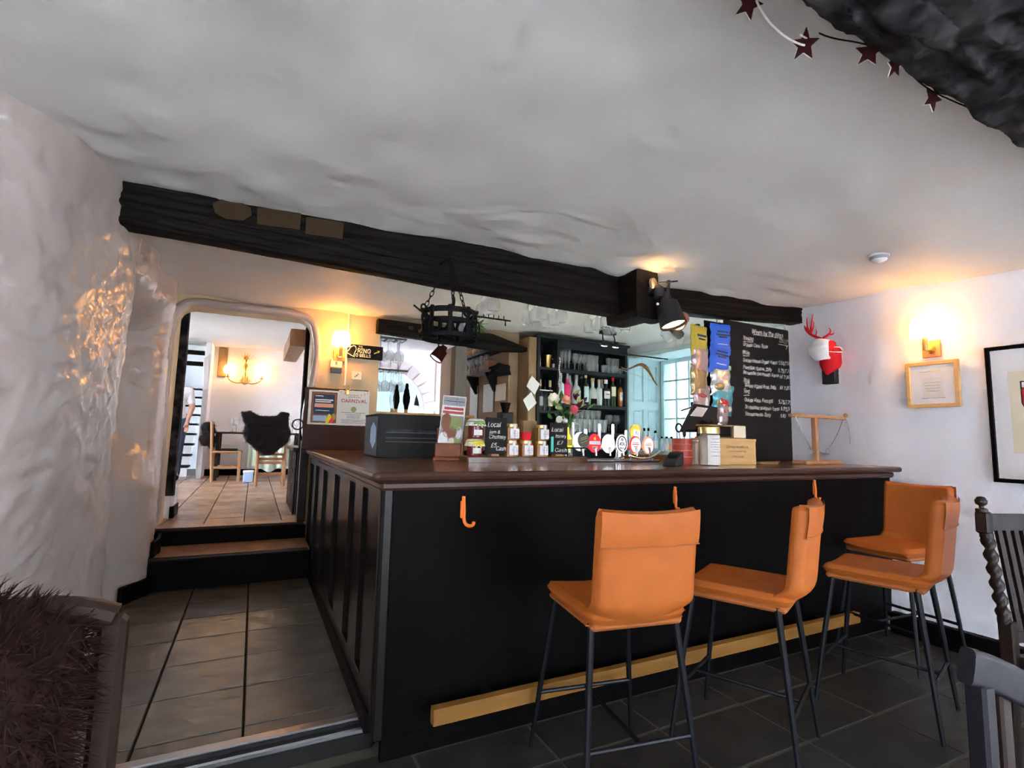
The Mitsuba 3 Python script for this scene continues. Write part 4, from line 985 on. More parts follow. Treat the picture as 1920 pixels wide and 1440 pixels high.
def honey(px, z0, l, dark=False, h=.098):
    x = fx(px, y, 840)
    k = thing('honey_jar', l, 'honey jar')
    hx = [(.040*math.cos(a), .040*math.sin(a)) for a in np.arange(6)*PI/3+PI/6]
    g = prism(Polygon(hx).buffer(.003), h*.78); put(k+'__jar', mv(g, x, y, z0), 'm_honey_dark' if dark else 'm_honey', False)
    part(k, 'lid', mv(lathe([(0, h), (.034, h), (.036, h-.003), (.036, h*.80), (0, h*.80)], 22), x, y, z0), 'm_gold', 40)
    part(k, 'label', bx(x-.030, x+.030, y-.0425, y-.0405, z0+.008, z0+.068, .0006), 'm_white', False)
    part(k, 'seal', bx(x-.009, x+.009, y-.044, y-.041, z0+.06, z0+h-.002, .0006), 'm_white', False)
    hexo = Polygon([(.019*math.cos(a), .019*math.sin(a)) for a in np.arange(6)*PI/3+PI/6])
    part(k, 'emblem', stand(prism(hexo.difference(hexo.buffer(-.002)), .0008), x+.006, y-.0424, z0+.038), 'm_print_grey', False)
    part(k, 'emblem_bar', bx(x-.010, x+.022, y-.0434, y-.0424, z0+.036, z0+.039, .0003), 'm_print_grey', False)
honey(958, LZ, 'honey jar at the bottom left of the stack of honey jars')
honey(986, LZ, 'honey jar at the bottom middle, underneath the red tub')
honey(1014, LZ, 'honey jar at the bottom right of the stack of honey jars')
honey(959, LZ+.100, 'upper left honey jar, next to the slate jam sign')
honey(1015, LZ+.100, 'upper right honey jar, darker, above the bottom right one', True)
x = fx(986, y, 815)
k = thing('red_tub', 'bright red plastic tub standing on a honey jar', 'tub')
put(k+'__tub', mv(lathe([(0, 0), (.030, 0), (.036, .044), (.038, .048), (0, .048)], 24), x, y, LZ+.100), 'm_red_bright', 40)
part(k, 'rim', mv(ring_t(.037, .002), x, y, LZ+.147), 'm_red_bright')
x = fx(1027, y, 825)
single('mint_card', bx(x-.006, x+.012, y-.052, y-.049, LZ+.03, LZ+.125, .0006), 'm_mint', 'narrow mint green card leaning on the right honey jars', 'card', smooth=False)
single('wooden_box_small', bx(fx(976, 2.9, 800), fx(1001, 2.9, 800), 2.86, 2.92, LZ, fz(988, 789, 2.9), .003), 'm_tan_wood', 'small plain wooden box behind the red tub', 'wooden box')

# ---- beer taps
TY_ = 2.86
rail = thing('tap_rail', 'chrome tap rail on two columns at the back of the bar', 'tap rail')
zr = fz(1140, 838, TY_)
put(rail+'__bar', rod([fx(1056, TY_, 838), TY_+.03, zr], [fx(1226, TY_, 838), TY_+.03, zr], .020, 14), 'm_chrome')
for px in (1067, 1166): part(rail, 'column', mv(lathe([(0, 0), (.045, 0), (.045, .012), (.026, .03), (.024, zr-CZ), (0, zr-CZ)], 22), fx(px, TY_, 850), TY_+.03, CZ), 'm_chrome', 40)
TAPS = [(1090, 828, .052, .064, 'm_white', 'moon'), (1114, 831, .052, .064, 'm_red_bright', 'red'), (1140, 832, .053, .064, 'm_white', 'white'), (1165, 832, .048, .064, 'm_white', 'badge'), (1190, 834, .050, .062, 'm_red_bright', 'red2'), (1214, 835, .050, .062, 'm_salmon', 'orange')]
TL = {'moon': 'beer tap with a crescent moon and grey-green round badge', 'red': 'beer tap with a red oval badge and white band', 'white': 'beer tap with a plain bright white oval badge', 'badge': 'beer tap with a white oval badge bearing a dark ring emblem', 'red2': 'beer tap with a red-rimmed pale oval badge', 'orange': 'beer tap with an orange-rimmed pale oval badge, furthest right'}
for px, py, a, b, m_, kind in TAPS:
    q = at(px, py, y=TY_-.03)
    k = thing('beer_tap', TL[kind], 'beer tap')
    def disc(A, B, off, th=.004, cx=0, cz=0): return stand(prism(ellipse(A, B, 30), th), q[0]+cx, TY_-.03-off, q[2]+cz)
    if kind == 'moon':
        cres = ellipse(.056, .064).difference(Point(.030, .010).buffer(.054))
        put(k+'__crescent', stand(prism(cres, .010), q[0]-.012, TY_-.03, q[2]), 'm_white', False, **emit((.55, .75, .72)))
        part(k, 'disc', stand(prism(Point(0, 0).buffer(.046, 12), .008), q[0]+.018, TY_-.030, q[2]+.008), 'm_post')
        for z_ in (-.012, .006, .018): part(k, 'text_line', stand(mv(plate(.06, .004), rz=18), q[0]-.012, TY_-.0385, q[2]+z_), 'm_pale_green', False)
    else:
        put(k+'__badge', disc(a, b, 0, .008), m_, **({'white': emit((1.1, 1.1, 1.1)), 'badge': emit((.8, .8, .78)), 'red': emit((.55, .02, .04)), 'red2': emit((.6, .06, .05)), 'orange': emit((.7, .2, .1))}[kind]))
        if kind == 'red':
            part(k, 'band', stand(prism(ellipse(.05, .062).intersection(sbox(-.045, -.008, .045, .014)), .002), q[0], TY_-.038, q[2]), 'm_white', False)
            part(k, 'lower_mark', stand(prism(Polygon([(-.02, -.045), (.02, -.045), (.026, -.018), (-.026, -.018)]), .002), q[0], TY_-.038, q[2]), 'm_salmon', False)
            part(k, 'star', stand(prism(Polygon([(.016*r*math.cos(t), .03+.016*r*math.sin(t)) for t, r in [(PI/2+i*PI/5, 1 if i % 2 == 0 else .42) for i in range(10)]]), .002), q[0], TY_-.038, q[2]), 'm_yellow', False)
        if kind == 'badge':
            part(k, 'ring', stand(prism(ellipse(.040, .055).difference(ellipse(.034, .048)), .002), q[0], TY_-.038, q[2]), 'm_charcoal', False)
            part(k, 'emblem', stand(prism(unary_union([Polygon([(-.026, -.012), (.026, -.012), (.018, .010), (-.018, .010)]).difference(sbox(-.006, -.006, .006, .004)), sbox(-.02, -.036, .02, -.024), Point(0, .028).buffer(.012)]), .002), q[0], TY_-.038, q[2]), 'm_print_grey', False)
        if kind in ('red2', 'orange'):
            part(k, 'face', disc(a*.86, b*.86, .008, .002, .004, -.002), 'm_white', **emit((.95, .72, .66)))
            for w_, z_ in ((.05, .012), (.062, 0), (.04, -.014)): part(k, 'text_line', stand(plate(w_, .004), q[0]-w_/2, TY_-.0405, q[2]+z_), m_, False)
    part(k, 'spout', join(rod([q[0], TY_+.02, zr], [q[0], TY_-.05, zr-.01], .010), rod([q[0], TY_-.05, zr-.008], [q[0], TY_-.055, zr-.06], .008)), 'm_chrome')
    hh = .14 if kind in ('moon', 'badge', 'white') else .10
    part(k, 'handle', mv(lathe([(0, 0), (.008, 0), (.009, .03), (.013, hh*.8), (.011, hh), (0, hh+.004)], 14), q[0]-.035, TY_+.02, zr+.02), 'm_chrome', 40)
k = thing('beer_tap', 'bright yellow bottle-shaped tap handle at the left of the tap rail', 'beer tap')
q = at(1063, 825, y=TY_-.03)
put(k+'__bottle', mv(lathe([(0, -.068), (.030, -.062), (.045, -.03), (.044, -.005), (.032, .02), (.020, .045), (.018, .085), (0, .088)], 22), q[0], TY_-.02, q[2]), 'm_yellow', 40, **emit((.55, .48, .02)))
part(k, 'spout', rod([q[0], TY_+.02, zr], [q[0], TY_-.055, zr-.05], .010), 'm_chrome')
part(k, 'label', mv(curved(.045, .04, .0475, -.035), q[0], TY_-.02, q[2]), 'm_mustard', True)
dt = thing('drip_tray', 'chrome drip tray with a rail below the taps', 'drip tray')
put(dt+'__tray', bx(fx(1100, 2.75, 850), fx(1236, 2.75, 850), 2.74, 2.90, CZ, CZ+.018, .006), 'm_steel')
part(dt, 'guard_rail', tube(spline([(fx(1178, 2.74, 850), 2.73, CZ+.045), (fx(1225, 2.74, 850), 2.73, CZ+.045), (fx(1236, 2.74, 845), 2.73, CZ+.075)], 14), .007, 8), 'm_chrome')
for px in (1182, 1222): part(dt, 'guard_post', rod([fx(px, 2.74, 850), 2.735, CZ+.01], [fx(px, 2.74, 850), 2.732, CZ+.045], .005), 'm_chrome')
gs = thing('wire_stand', 'small dark wire stand beside the yellow tap', 'stand')
xa, xb = fx(1077, 2.72, 850), fx(1103, 2.72, 850)
put(gs+'__frame', join(*[rod([x_, yy, LZ], [x_, yy, LZ+.055], .004) for x_ in (xa, xb) for yy in (2.73, 2.80)], *[rod([xa, yy, LZ+.055], [xb, yy, LZ+.055], .004) for yy in (2.73, 2.80)], *[rod([x_, 2.73, LZ+.055], [x_, 2.80, LZ+.055], .004) for x_ in (xa, xb)]), 'm_iron')
for t in (.2, .4, .6, .8): part(gs, 'grid_wire', rod([xa+(xb-xa)*t, 2.73, LZ+.055], [xa+(xb-xa)*t, 2.80, LZ+.055], .003), 'm_iron')
if 0: part(gs, 'grid', join(*[rod([xa+(xb-xa)*t, 2.73, LZ+.055], [xa+(xb-xa)*t, 2.80, LZ+.055], .003) for t in (.2, .4, .6, .8)]), 'm_iron')
part(bar, 'inner_rail', bx(2.38, 3.5, 2.962, 2.985, 1.075, 1.165, .004), 'm_pine', label='orange-brown board along the inner edge')

# ---- bouquet in a glass vase
VX, VY = fx(1063, 2.90, 830), 2.88
bq = thing('flower_bouquet', 'bouquet with a pink rose and purple leaves in a glass vase on the bar', 'flowers')
put(bq+'__vase', mv(lathe([(0, 0), (.035, 0), (.04, .01), (.034, .10), (.028, .16), (.036, .19)], 22), VX, VY, LZ), 'm_glass', True)
fc = at(1066, 770, y=VY)
def flower(c, R, n, layers, cup, seed, nrm=(0, -1, .35)):
    r_ = np.random.default_rng(seed); ms = []
    for L in range(layers):
        rr = R*(1-.27*L); k_ = n if L < 2 else max(3, n-2)
        for i in range(k_):
            a = 2*PI*i/k_+L*.6+r_.uniform(-.1, .1)
            def g(u, v):
                b = (u-.5)*2; w = rr*.62*np.sin(np.clip(v*.92+.08, 0, 1)*PI)**.6
                rad = rr*v; z = cup*rr*v**2*(1.0+.7*L)+.012*L+rr*.08*b*b
                x = rad*np.cos(a)-b*w*np.sin(a)*.8; yv = rad*np.sin(a)+b*w*np.cos(a)*.8
                return np.stack([x, yv, z], -1)
            ms.append(grid(g, 6, 6))
    m = join(ms); m.apply_transform(trimesh.geometry.align_vectors([0, 0, 1], np.array(nrm)/np.linalg.norm(nrm))); m.apply_translation(c); return m
part(bq, 'flower', flower(fc+[0, -.05, 0], .036, 6, 4, .5, 1), 'm_pink', True, label='pink rose')
part(bq, 'flower', flower(at(1038, 748, y=VY-.01), .042, 8, 2, .3, 2, (-.4, -1, .2)), 'm_cream', True, label='cream bloom')
part(bq, 'flower', flower(at(1059, 752, y=VY-.02), .040, 7, 2, .4, 3, (.1, -1, .6)), 'm_salmon', True, label='bronze pink bloom')
part(bq, 'flower', flower(at(1078, 746, y=VY), .034, 7, 2, .4, 4, (.3, -1, .5)), 'm_purple', True, label='dark purple bloom')
part(bq, 'flower', flower(at(1048, 786, y=VY-.03), .026, 7, 2, .3, 5, (-.2, -1, -.2)), 'm_paper', True, label='small white bloom')
part(bq, 'flower', flower(at(1058, 789, y=VY-.03), .022, 7, 2, .3, 6, (.1, -1, -.2)), 'm_paper', True, label='small white bloom')
def leafm(c, L, w, d, seed):
    d = np.array(d, float); d /= np.linalg.norm(d)
    def g(u, v):
        b = (u-.5)*2; ww = w*np.sin(np.clip(v, .02, .98)*PI)**.8
        return np.stack([b*ww, v*L, .2*ww*np.abs(b)-.15*L*v*v], -1)
    m = grid(g, 5, 8); m.apply_transform(MX(ry=seed*53 % 360)); m.apply_transform(trimesh.geometry.align_vectors([0, 1, 0], d)); m.apply_translation(c); return m
r_ = np.random.default_rng(5); base = np.array([VX, VY, LZ+.20])
for i in range(46):
    ang = r_.uniform(0, 2*PI); rad = r_.uniform(.02, .115)
    right = np.cos(ang) > .25
    c = np.array([fc[0]+rad*1.15*np.cos(ang), VY+r_.uniform(-.05, .05), fc[2]+.005+rad*.95*np.sin(ang)])
    part(bq, 'leaf', leafm(c, r_.uniform(.04, .075), r_.uniform(.012, .02), c-base+r_.normal(0, .05, 3), i), ('m_purple' if right and i % 3 else 'm_green') if i % 4 else 'm_pale_green', True)
for i in range(12):
    ang = 2*PI*i/12; e = np.array([fc[0]+.07*np.cos(ang), VY+.02*np.sin(ang*3), fc[2]+.05*np.sin(ang)])
    part(bq, 'stem', tube(spline([(VX+.01*np.cos(ang), VY+.01*np.sin(ang), LZ+.03), (VX, VY, LZ+.18), e], 8), .0022, 5), 'm_green')
ORD = ['first', 'second', 'third', 'fourth', 'fifth', 'sixth', 'seventh', 'eighth', 'ninth', 'tenth', 'eleventh', 'twelfth', 'thirteenth', 'fourteenth']
# ================================================================== BACK BAR
UX0, UX1, UY = 2.73, 3.98, 4.80
DIVX = 3.005
un = thing('bar_shelves', 'tall black shelving unit full of bottles and glasses behind the bar', 'shelving unit')
UT = 2.385
put(un+'__back', bx(UX0, UX1, UY+.33, UY+.345, 0, UT), 'm_shelf_unit', False)
for x in (UX0, DIVX-.02, UX1-.035): part(un, 'side', bx(x, x+.035, UY, UY+.33, 0, UT, .003), 'm_shelf_unit', False)
part(un, 'top', bx(UX0-.02, UX1+.03, UY-.02, UY+.34, UT-.005, UT+.025, .004), 'm_shelf_unit', False)
part(un, 'fascia', bx(DIVX, UX1, UY-.005, UY+.02, UT-.10, UT, .004), 'm_shelf_unit', False)
SH1, SH2, SH3 = 2.055, 1.665, 1.345
for z in (SH1, SH2, SH3): part(un, 'shelf', bx(DIVX, UX1-.03, UY-.005, UY+.33, z-.04, z, .003), 'm_shelf_unit', False)
for z in (2.055, 1.575): part(un, 'shelf', bx(UX0+.03, DIVX-.02, UY-.005, UY+.33, z-.03, z, .003), 'm_shelf_unit', False)
part(un, 'base_cupboard', bx(UX0, UX1, UY-.12, UY+.33, 0, 1.04, .004), 'm_flag', False)

def wineglass(h=.20, r=.036, n=18):
    s = h*.45
    return lathe([(0, 0), (r*.9, 0), (r*.9, .003), (.006, .008), (.0042, .02), (.004, s), (.012, s+.006), (r*.85, s+h*.16), (r, s+h*.28), (r*.97, s+h*.42), (r*.85, h)], n)
def flute(h=.21): return lathe([(0, 0), (.030, 0), (.030, .003), (.006, .008), (.004, .09), (.016, .11), (.024, .15), (.022, h)], 16)
def tumbler(h=.10, r=.036): return lathe([(0, .002), (r*.82, 0), (r*.84, .004), (r, h), (r*.94, h), (r*.80, .012), (0, .012)], 18)
def pint(h=.155, r=.042): return lathe([(0, .002), (r*.72, 0), (r*.74, .006), (r*.98, h*.72), (r, h), (r*.95, h), (r*.70, .014), (0, .014)], 18)
gp = {'wine': Proto().add('glass', wineglass(), 'm_glass', True), 'big': Proto().add('glass', wineglass(.22, .048), 'm_glass', True), 'flute': Proto().add('glass', flute(), 'm_glass', True),
      'tumbler': Proto().add('glass', tumbler(), 'm_glass', True), 'pint': Proto().add('glass', pint(), 'm_glass', True), 'small': Proto().add('glass', tumbler(.075, .028), 'm_glass', True)}
yy = UY+.12
def row(kind, pxs, z, yoff, label, group, base='drinking_glass', flip=False, jitter=.0):
    tier = ('back' if yoff > .15 else 'front') if round(z, 3) in (2.055, 1.345) else 'upper'
    for i, px in enumerate(pxs):
        x = at(px, 700, y=UY+yoff)[0]
        gp[kind].place(base, TR(x, UY+yoff, z) if not flip else TR(x, UY+yoff, z, rx=180), ORD[i]+' from left, '+tier+' row, '+label, 'glass', group)
row('flute', [1054, 1060.5, 1067], SH1, .07, "tall stemmed glass at the top shelf's left", 'tall stemmed glasses on the top shelf')
row('flute', [1052, 1058.5, 1065], SH1, .18, "tall stemmed glass at the top shelf's left", 'tall stemmed glasses on the top shelf')
row('flute', [1053, 1060, 1067], SH1+.105, .23, "tall stemmed glass at the top shelf's left", 'tall stemmed glasses on the top shelf')
row('wine', [1077, 1085, 1095], SH1, .07, 'wine glass in the middle of the top shelf', 'wine glasses on the top shelf')
row('wine', [1078, 1088, 1097], SH1, .19, 'wine glass in the middle of the top shelf', 'wine glasses on the top shelf')
row('tumbler', [1103, 1110, 1117], SH1, .06, "tumbler left of the black card, top shelf", 'tumblers on the top shelf')
row('tumbler', [1103.5, 1110.5, 1116.5], SH1+.102, .08, "tumbler left of the black card, top shelf", 'tumblers on the top shelf')
row('tumbler', [1132, 1139, 1147, 1154], SH1, .08, "short glass right of the black card, top shelf", 'short glasses at the right of the top shelf')
row('tumbler', [1141, 1149, 1156], SH1+.102, .14, "short glass right of the black card, top shelf", 'short glasses at the right of the top shelf')
row('small', [1161, 1167], SH1, .06, "small shot glass at the top shelf's right end", 'shot glasses on the top shelf')
x = at(1124, 680, y=UY+.2)[0]
single('black_card', bx(x-.035, x+.03, UY+.18, UY+.19, SH1, SH1+.20, .001), 'm_black_cloth', 'black menu card standing among the glasses on the top shelf', 'card', smooth=False)
row('pint', [1078, 1087, 1096, 1105, 1115, 1124, 1133], SH3, .07, 'pint glass on the lowest shelf', 'pint glasses on the lowest shelf')
row('pint', [1083, 1092, 1101, 1110, 1120, 1129], SH3, .18, 'pint glass on the lowest shelf', 'pint glasses on the lowest shelf')
row('pint', [1081, 1091, 1101, 1111, 1121], SH3+.11, .15, 'pint glass on the lowest shelf', 'pint glasses on the lowest shelf')
row('big', [1142, 1156], SH3, .12, "large stemmed glass at the lowest shelf's right", 'large stemmed glasses on the lowest shelf')

def bottle(px, z, y, h, r, kind, m_, cap, capm, l, lab=None, labz=(.12, .48), sh=None, extra=None):
    x = at(px, 740, y=y)[0]
    k = thing('bottle', l, 'bottle')
    b = h
    P = {'wine': [(0, 0), (r, 0), (r, b*.56), (r*.85, b*.64), (r*.36, b*.72), (r*.34, b*.97), (0, b*.97)],
         'square': [(0, 0), (r, 0), (r, b*.60), (r*.8, b*.66), (r*.38, b*.70), (r*.36, b*.93), (0, b*.93)],
         'round': [(0, 0), (r*.9, 0), (r, b*.08), (r, b*.46), (r*.8, b*.58), (r*.38, b*.66), (r*.36, b*.92), (0, b*.92)],
         'slim': [(0, 0), (r, 0), (r, b*.66), (r*.5, b*.76), (r*.42, b*.95), (0, b*.95)]}[kind]
    put(k+'__glass', mv(lathe(P, 20), x, y, z), m_, 40)
    part(k, 'cap', mv(lathe([(0, b), (r*.40, b), (r*.44, b-.004), (r*.44, b*cap), (0, b*cap)], 14), x, y, z), capm, 40)
    if lab: part(k, 'label', mv(curved(r*2.1, b*(labz[1]-labz[0]), r*1.015, b*labz[0]), x, y, z), lab, True)
    if lab and extra: part(k, 'label_mark', mv(curved(r*1.3, b*.04, r*1.03, b*(labz[0]+labz[1])/2), x, y, z), extra, True)
Y1 = UY+.09
bottle(1051, SH2, Y1, .355, .040, 'square', 'm_bottle_clear', .85, 'm_steel', 'clear gin bottle with a blue panel, leftmost on the middle shelf', 'm_teal', (.25, .58))
bottle(1063, SH2, Y1, .350, .044, 'square', 'm_hot_pink', .84, 'm_steel', 'bright pink gin bottle on the middle shelf behind the flowers')
bottle(1080, SH2, Y1, .345, .055, 'round', 'm_bottle_clear', .83, 'm_steel', 'wide clear bottle with a silver stopper above the purple flowers', 'm_print_grey', (.12, .40))
bottle(1098, SH2, Y1, .350, .038, 'slim', 'm_bottle_dark', .88, 'm_cork', 'dark bottle with a pale blue side label on the middle shelf', 'm_teal', (.10, .62))
bottle(1111, SH2, Y1, .325, .052, 'round', 'm_bottle_clear', .86, 'm_cork', 'squat clear bottle with a cork stopper and dark spirit in its base', 'm_black_gloss', (.03, .24))
bottle(1123, SH2, Y1, .315, .040, 'square', 'm_bottle_clear', .85, 'm_cork', 'plain clear bottle with a cork stopper right of the squat one', None)
bottle(1136, SH2, Y1, .320, .050, 'square', 'm_bottle_dark', .84, 'm_white', 'dark bottle with a wide white label on the middle shelf', 'm_white', (.28, .56), extra='m_print_red')
bottle(1149, SH2, Y1, .385, .038, 'wine', 'm_bottle_green', .80, 'm_red_bright', 'green bottle with a red cap and cream label', 'm_cream', (.32, .62))
bottle(1165, SH2, Y1, .345, .046, 'wine', 'm_amber', .80, 'm_steel', 'amber whisky bottle with a white label, rightmost on the middle shelf', 'm_white', (.22, .52), extra='m_print_grey')
bottle(1128, SH2, Y1+.13, .37, .038, 'slim', 'm_bottle_clear', .85, 'm_black_gloss', 'tall clear bottle with a dark cap, behind the cork-stoppered one', None)
bottle(1068, SH2, Y1+.13, .39, .036, 'slim', 'm_bottle_clear', .88, 'm_black_gloss', 'tall thin bottle behind the pink one', None)
bottle(1090, SH2, Y1+.13, .36, .036, 'slim', 'm_bottle_dark', .85, 'm_steel', 'dark slim bottle behind the wide clear one', None)
for i, (px, capm, lab, l) in enumerate(((1003, 'm_cork', 'm_white', 'wine bottle with a white label at the left of the narrow cabinet'), (1012.5, 'm_gold', 'm_print_grey', 'wine bottle with a gold capsule in the narrow cabinet'), (1021, 'm_black_gloss', None, 'dark wine bottle with a black capsule in the narrow cabinet'), (1031, 'm_cork', 'm_cream', 'wine bottle with a cream capsule at the right of the narrow cabinet'))):
    bottle(px, 1.575, UY+.08, .345, .036, 'wine', 'm_bottle_dark', .78, capm, l, lab, (.15, .45))
single('bottle_ring_rack', join(*[rod([at(a, 735, y=UY+.04)[0], UY+.035, 1.80], [at(b, 735, y=UY+.04)[0], UY+.035, 1.80], .006) for a, b in ((1003, 1036),)], *[mv(ring_t(.03, .004), at(px, 735, y=UY+.08)[0], UY+.08, 1.80) for px in (1003, 1012.5, 1021, 1031)]), 'm_white', 'white wire rack holding the necks of the wine bottles', 'wine rack')
# oddments in the narrow cabinet
x = at(1010, 670, y=UY+.03)[0]
single('price_card', mv(bx(-.028, .028, -.001, .001, 0, .185, .0005), x, UY+.03, 2.057, ry=-3), 'm_white', 'tall white card at the top of the narrow cabinet', 'card', smooth=False)
x = at(1026.5, 675, y=UY+.1)[0]
k = thing('gold_tankard', 'gold tankard at the top of the narrow cabinet', 'tankard')
put(k+'__cup', mv(lathe([(0, 0), (.042, 0), (.040, .02), (.046, .13), (.052, .15), (.046, .15), (.036, .02), (0, .02)], 22), x, UY+.1, 2.057), 'm_brass', 40)
part(k, 'handle', tube(spline([(x+.044, UY+.1, 2.177), (x+.078, UY+.1, 2.157), (x+.075, UY+.1, 2.107), (x+.042, UY+.1, 2.087)], 12), .006, 6), 'm_brass')
x = at(1038, 684, y=UY+.08)[0]
single('small_pot', mv(lathe([(0, 0), (.02, 0), (.024, .05), (.020, .055), (0, .05)], 16), x, UY+.08, 2.057), 'm_print_grey', 'little grey pot beside the gold tankard', 'pot')
k = thing('bead_string', 'string of pale beads hanging down the edge of the shelves', 'bead string')
bp = [np.array([DIVX-.003+.006*math.sin(i*.9), UY-.02, 2.17-i*.0225]) for i in range(24)]
part(k, 'thread', tube(bp, .0012, 5), 'm_print_grey')
for p in bp: part(k, 'bead', sphere(p, .0095, 1), 'm_paper')
for i, (px, py, a) in enumerate(((1000, 722, 12), (992, 753, -8))):
    q = at(px, py, y=UY-.01) if i == 0 else at(px, py, y=UY-.01)
    w = .085
    d = Polygon([(0, w*1.25), (w, 0), (0, -w*1.25), (-w, 0)])
    single('pinned_paper', stand(mv(prism(d, .001), rz=a), q[0], UY-.006-.02*i, q[2]), 'm_paper', ('upper' if i == 0 else 'lower')+' diamond-shaped white paper pinned at the left edge of the shelving', 'paper', smooth=False)
single('board_end', bx(UX0-.10, UX0-.002, UY+.02, UY+.34, 1.10, 2.38, .004), 'm_tan_wood', 'brown board closing the left side of the shelving unit', 'board')

# window sill things
def sill(px, h, r, m_, capm, l, kind='slim', lab=None):
    x = 4.26; y = at(px, 830, x=x)[1]
    k = thing('bottle', l, 'bottle')
    put(k+'__glass', mv(lathe([(0, 0), (r, 0), (r, h*.58), (r*.45, h*.74), (r*.40, h*.92), (0, h*.92)], 18), x, y, RZ0), m_, 40 if m_ != 'm_glass' else True)
    part(k, 'cap', mv(lathe([(0, h), (r*.5, h), (r*.5, h*.88), (0, h*.88)], 12), x, y, RZ0), capm)
    if lab: part(k, 'label', mv(lathe([(r*1.02, h*.12), (r*1.02, h*.5)], 18), x, y, RZ0), lab, True)
for px, h, r, m_, c_, l, lab in ((1208, .27, .026, 'm_bottle_clear', 'm_black_gloss', 'clear bottle with a black cap on the window sill, left of a matching one', None), (1216, .27, .026, 'm_bottle_clear', 'm_black_gloss', 'clear bottle with a black cap on the window sill behind the orange tap', 'm_white'),
                              (1229, .24, .030, 'm_sky_label', 'm_black_gloss', 'pale blue bottle with a tall black cap on the window sill', 'm_white'), (1241, .17, .026, 'm_bottle_clear', 'm_black_gloss', 'small mixer bottle on the sill, first right of the pale blue bottle', 'm_sky_label'),
                              (1250, .17, .026, 'm_bottle_clear', 'm_black_gloss', 'small mixer bottle on the sill, second right of the pale blue bottle', 'm_paper'), (1259, .17, .026, 'm_bottle_clear', 'm_black_gloss', 'small mixer bottle on the sill nearest the red mug', 'm_salmon')):
    sill(px, h, r, m_, c_, l, lab=lab)
k = thing('gold_sign', 'small gold house-shaped sign standing behind the red-rimmed taps', 'sign')
xa = fx(1191, 3.6, 810); q = at(1191, 808, y=3.6)
pg = Polygon([(-.058, -.05), (.058, -.05), (.066, .02), (.028, .058), (-.028, .058), (-.066, .02)])
put(k+'__plate', stand(prism(pg, .008), q[0], 3.6, q[2]), 'm_mustard', False)
part(k, 'picture', stand(prism(sbox(-.03, -.05, .05, .01), .002), q[0], 3.591, q[2]), 'm_white', False)
part(k, 'emblem', stand(prism(ellipse(.02, .022), .002), q[0]+.012, 3.5885, q[2]-.018), 'm_print_grey', False)
part(k, 'leg', bx(q[0]-.01, q[0]+.01, 3.6, 3.62, 1.09, q[2]-.04), 'm_mustard')
single('back_work_shelf', bx(3.0, 4.15, 3.45, 3.75, 1.055, 1.09, .005), 'm_black_wood', 'low dark shelf across the bar by the window', 'shelf')
hq = at(1203, 690, y=4.60)
k = thing('coat_hanger', 'wooden coat hanger hanging in front of the blue shutter', 'coat hanger')
HH = [at(px, py, y=4.6) for px, py in ((1165, 688), (1188, 688), (1204, 684), (1217, 697), (1232, 722))]
cu = spline(HH, 30)
put(k+'__arm', tube(cu, np.interp(np.linspace(0, 1, 30), [0, .3, .58, .75, 1], [.006, .010, .024, .013, .007]), 10), 'm_pine')
part(k, 'bar', rod(at(1168, 694, y=4.6), at(1229, 717, y=4.6), .003), 'm_steel')
part(k, 'hook', tube(spline([HH[2]+[0, 0, .01], HH[2]+[.005, 0, .07], HH[2]+[.03, 0, .10], HH[2]+[.055, 0, .075]], 12), .003, 6), 'm_steel')
single('glass_rail', rod([HH[2][0]-.28, 4.6, HH[2][2]+.102], [HH[2][0]+.4, 4.6, HH[2][2]+.102], .008), 'm_black_metal', 'thin dark rail that the coat hanger hangs from', 'rail')

# ---- glasses hanging upside down from ceiling racks
def hang_rack(px, py, n, l, zc_=2.395):
    q = at(px, py, z=zc_)
    k = thing('glass_rack', l, 'glass rack')
    for s in (-.035, .035): part(k, 'rail', rod([q[0]+s, q[1]-.16, zc_-.006], [q[0]+s, q[1]+.16, zc_-.006], .006), 'm_chrome')
    for yy_ in (-.15, .15): part(k, 'bracket', bx(q[0]-.045, q[0]+.045, q[1]+yy_-.008, q[1]+yy_+.008, zc_-.004, zc_+.05, .002), 'm_chrome')
    for i in range(n): gp['big'].place('hanging_glass', TR(q[0], q[1]-.11+i*.22/max(1, n-1), zc_-.002, rx=180), ORD[i]+' upside-down glass from the front, hanging in the '+l.split(', ')[1], 'glass', 'glasses hanging above the bar')
for px, py, o in ((915, 534, 'leftmost ceiling rack'), (1003, 552, 'second ceiling rack from the left'), (1040, 559, 'third ceiling rack from the left'), (1120, 570, 'fourth ceiling rack from the left'), (1156, 576, 'ceiling rack next to the stub')):
    hang_rack(px, py, 3, 'chrome rails for glasses above the bar, '+o)
q = at(1262, 640, y=3.6)
for i, (px, py) in enumerate(((1258, 636), (1276, 630))):
    q = at(px, py, y=3.3)
    k = thing('hanging_mug', ('left' if i == 0 else 'right')+' of two tilted glass tankards hanging by the window', 'tankard', None)
    put(k+'__cup', mv(lathe([(0, 0), (.040, 0), (.045, .10), (.042, .10), (.036, .008), (0, .008)], 18), q[0], 3.3, q[2], ry=-55), 'm_glass' if i == 0 else 'm_post', True)
    part(k, 'handle', rod(q+[-.02, -.05, -.08], q+[.03, -.03, .0], .005), 'm_chrome')
    part(k, 'cord', rod(q+[0, 0, .03], [q[0], 3.3, 2.40], .0025), 'm_print_grey')
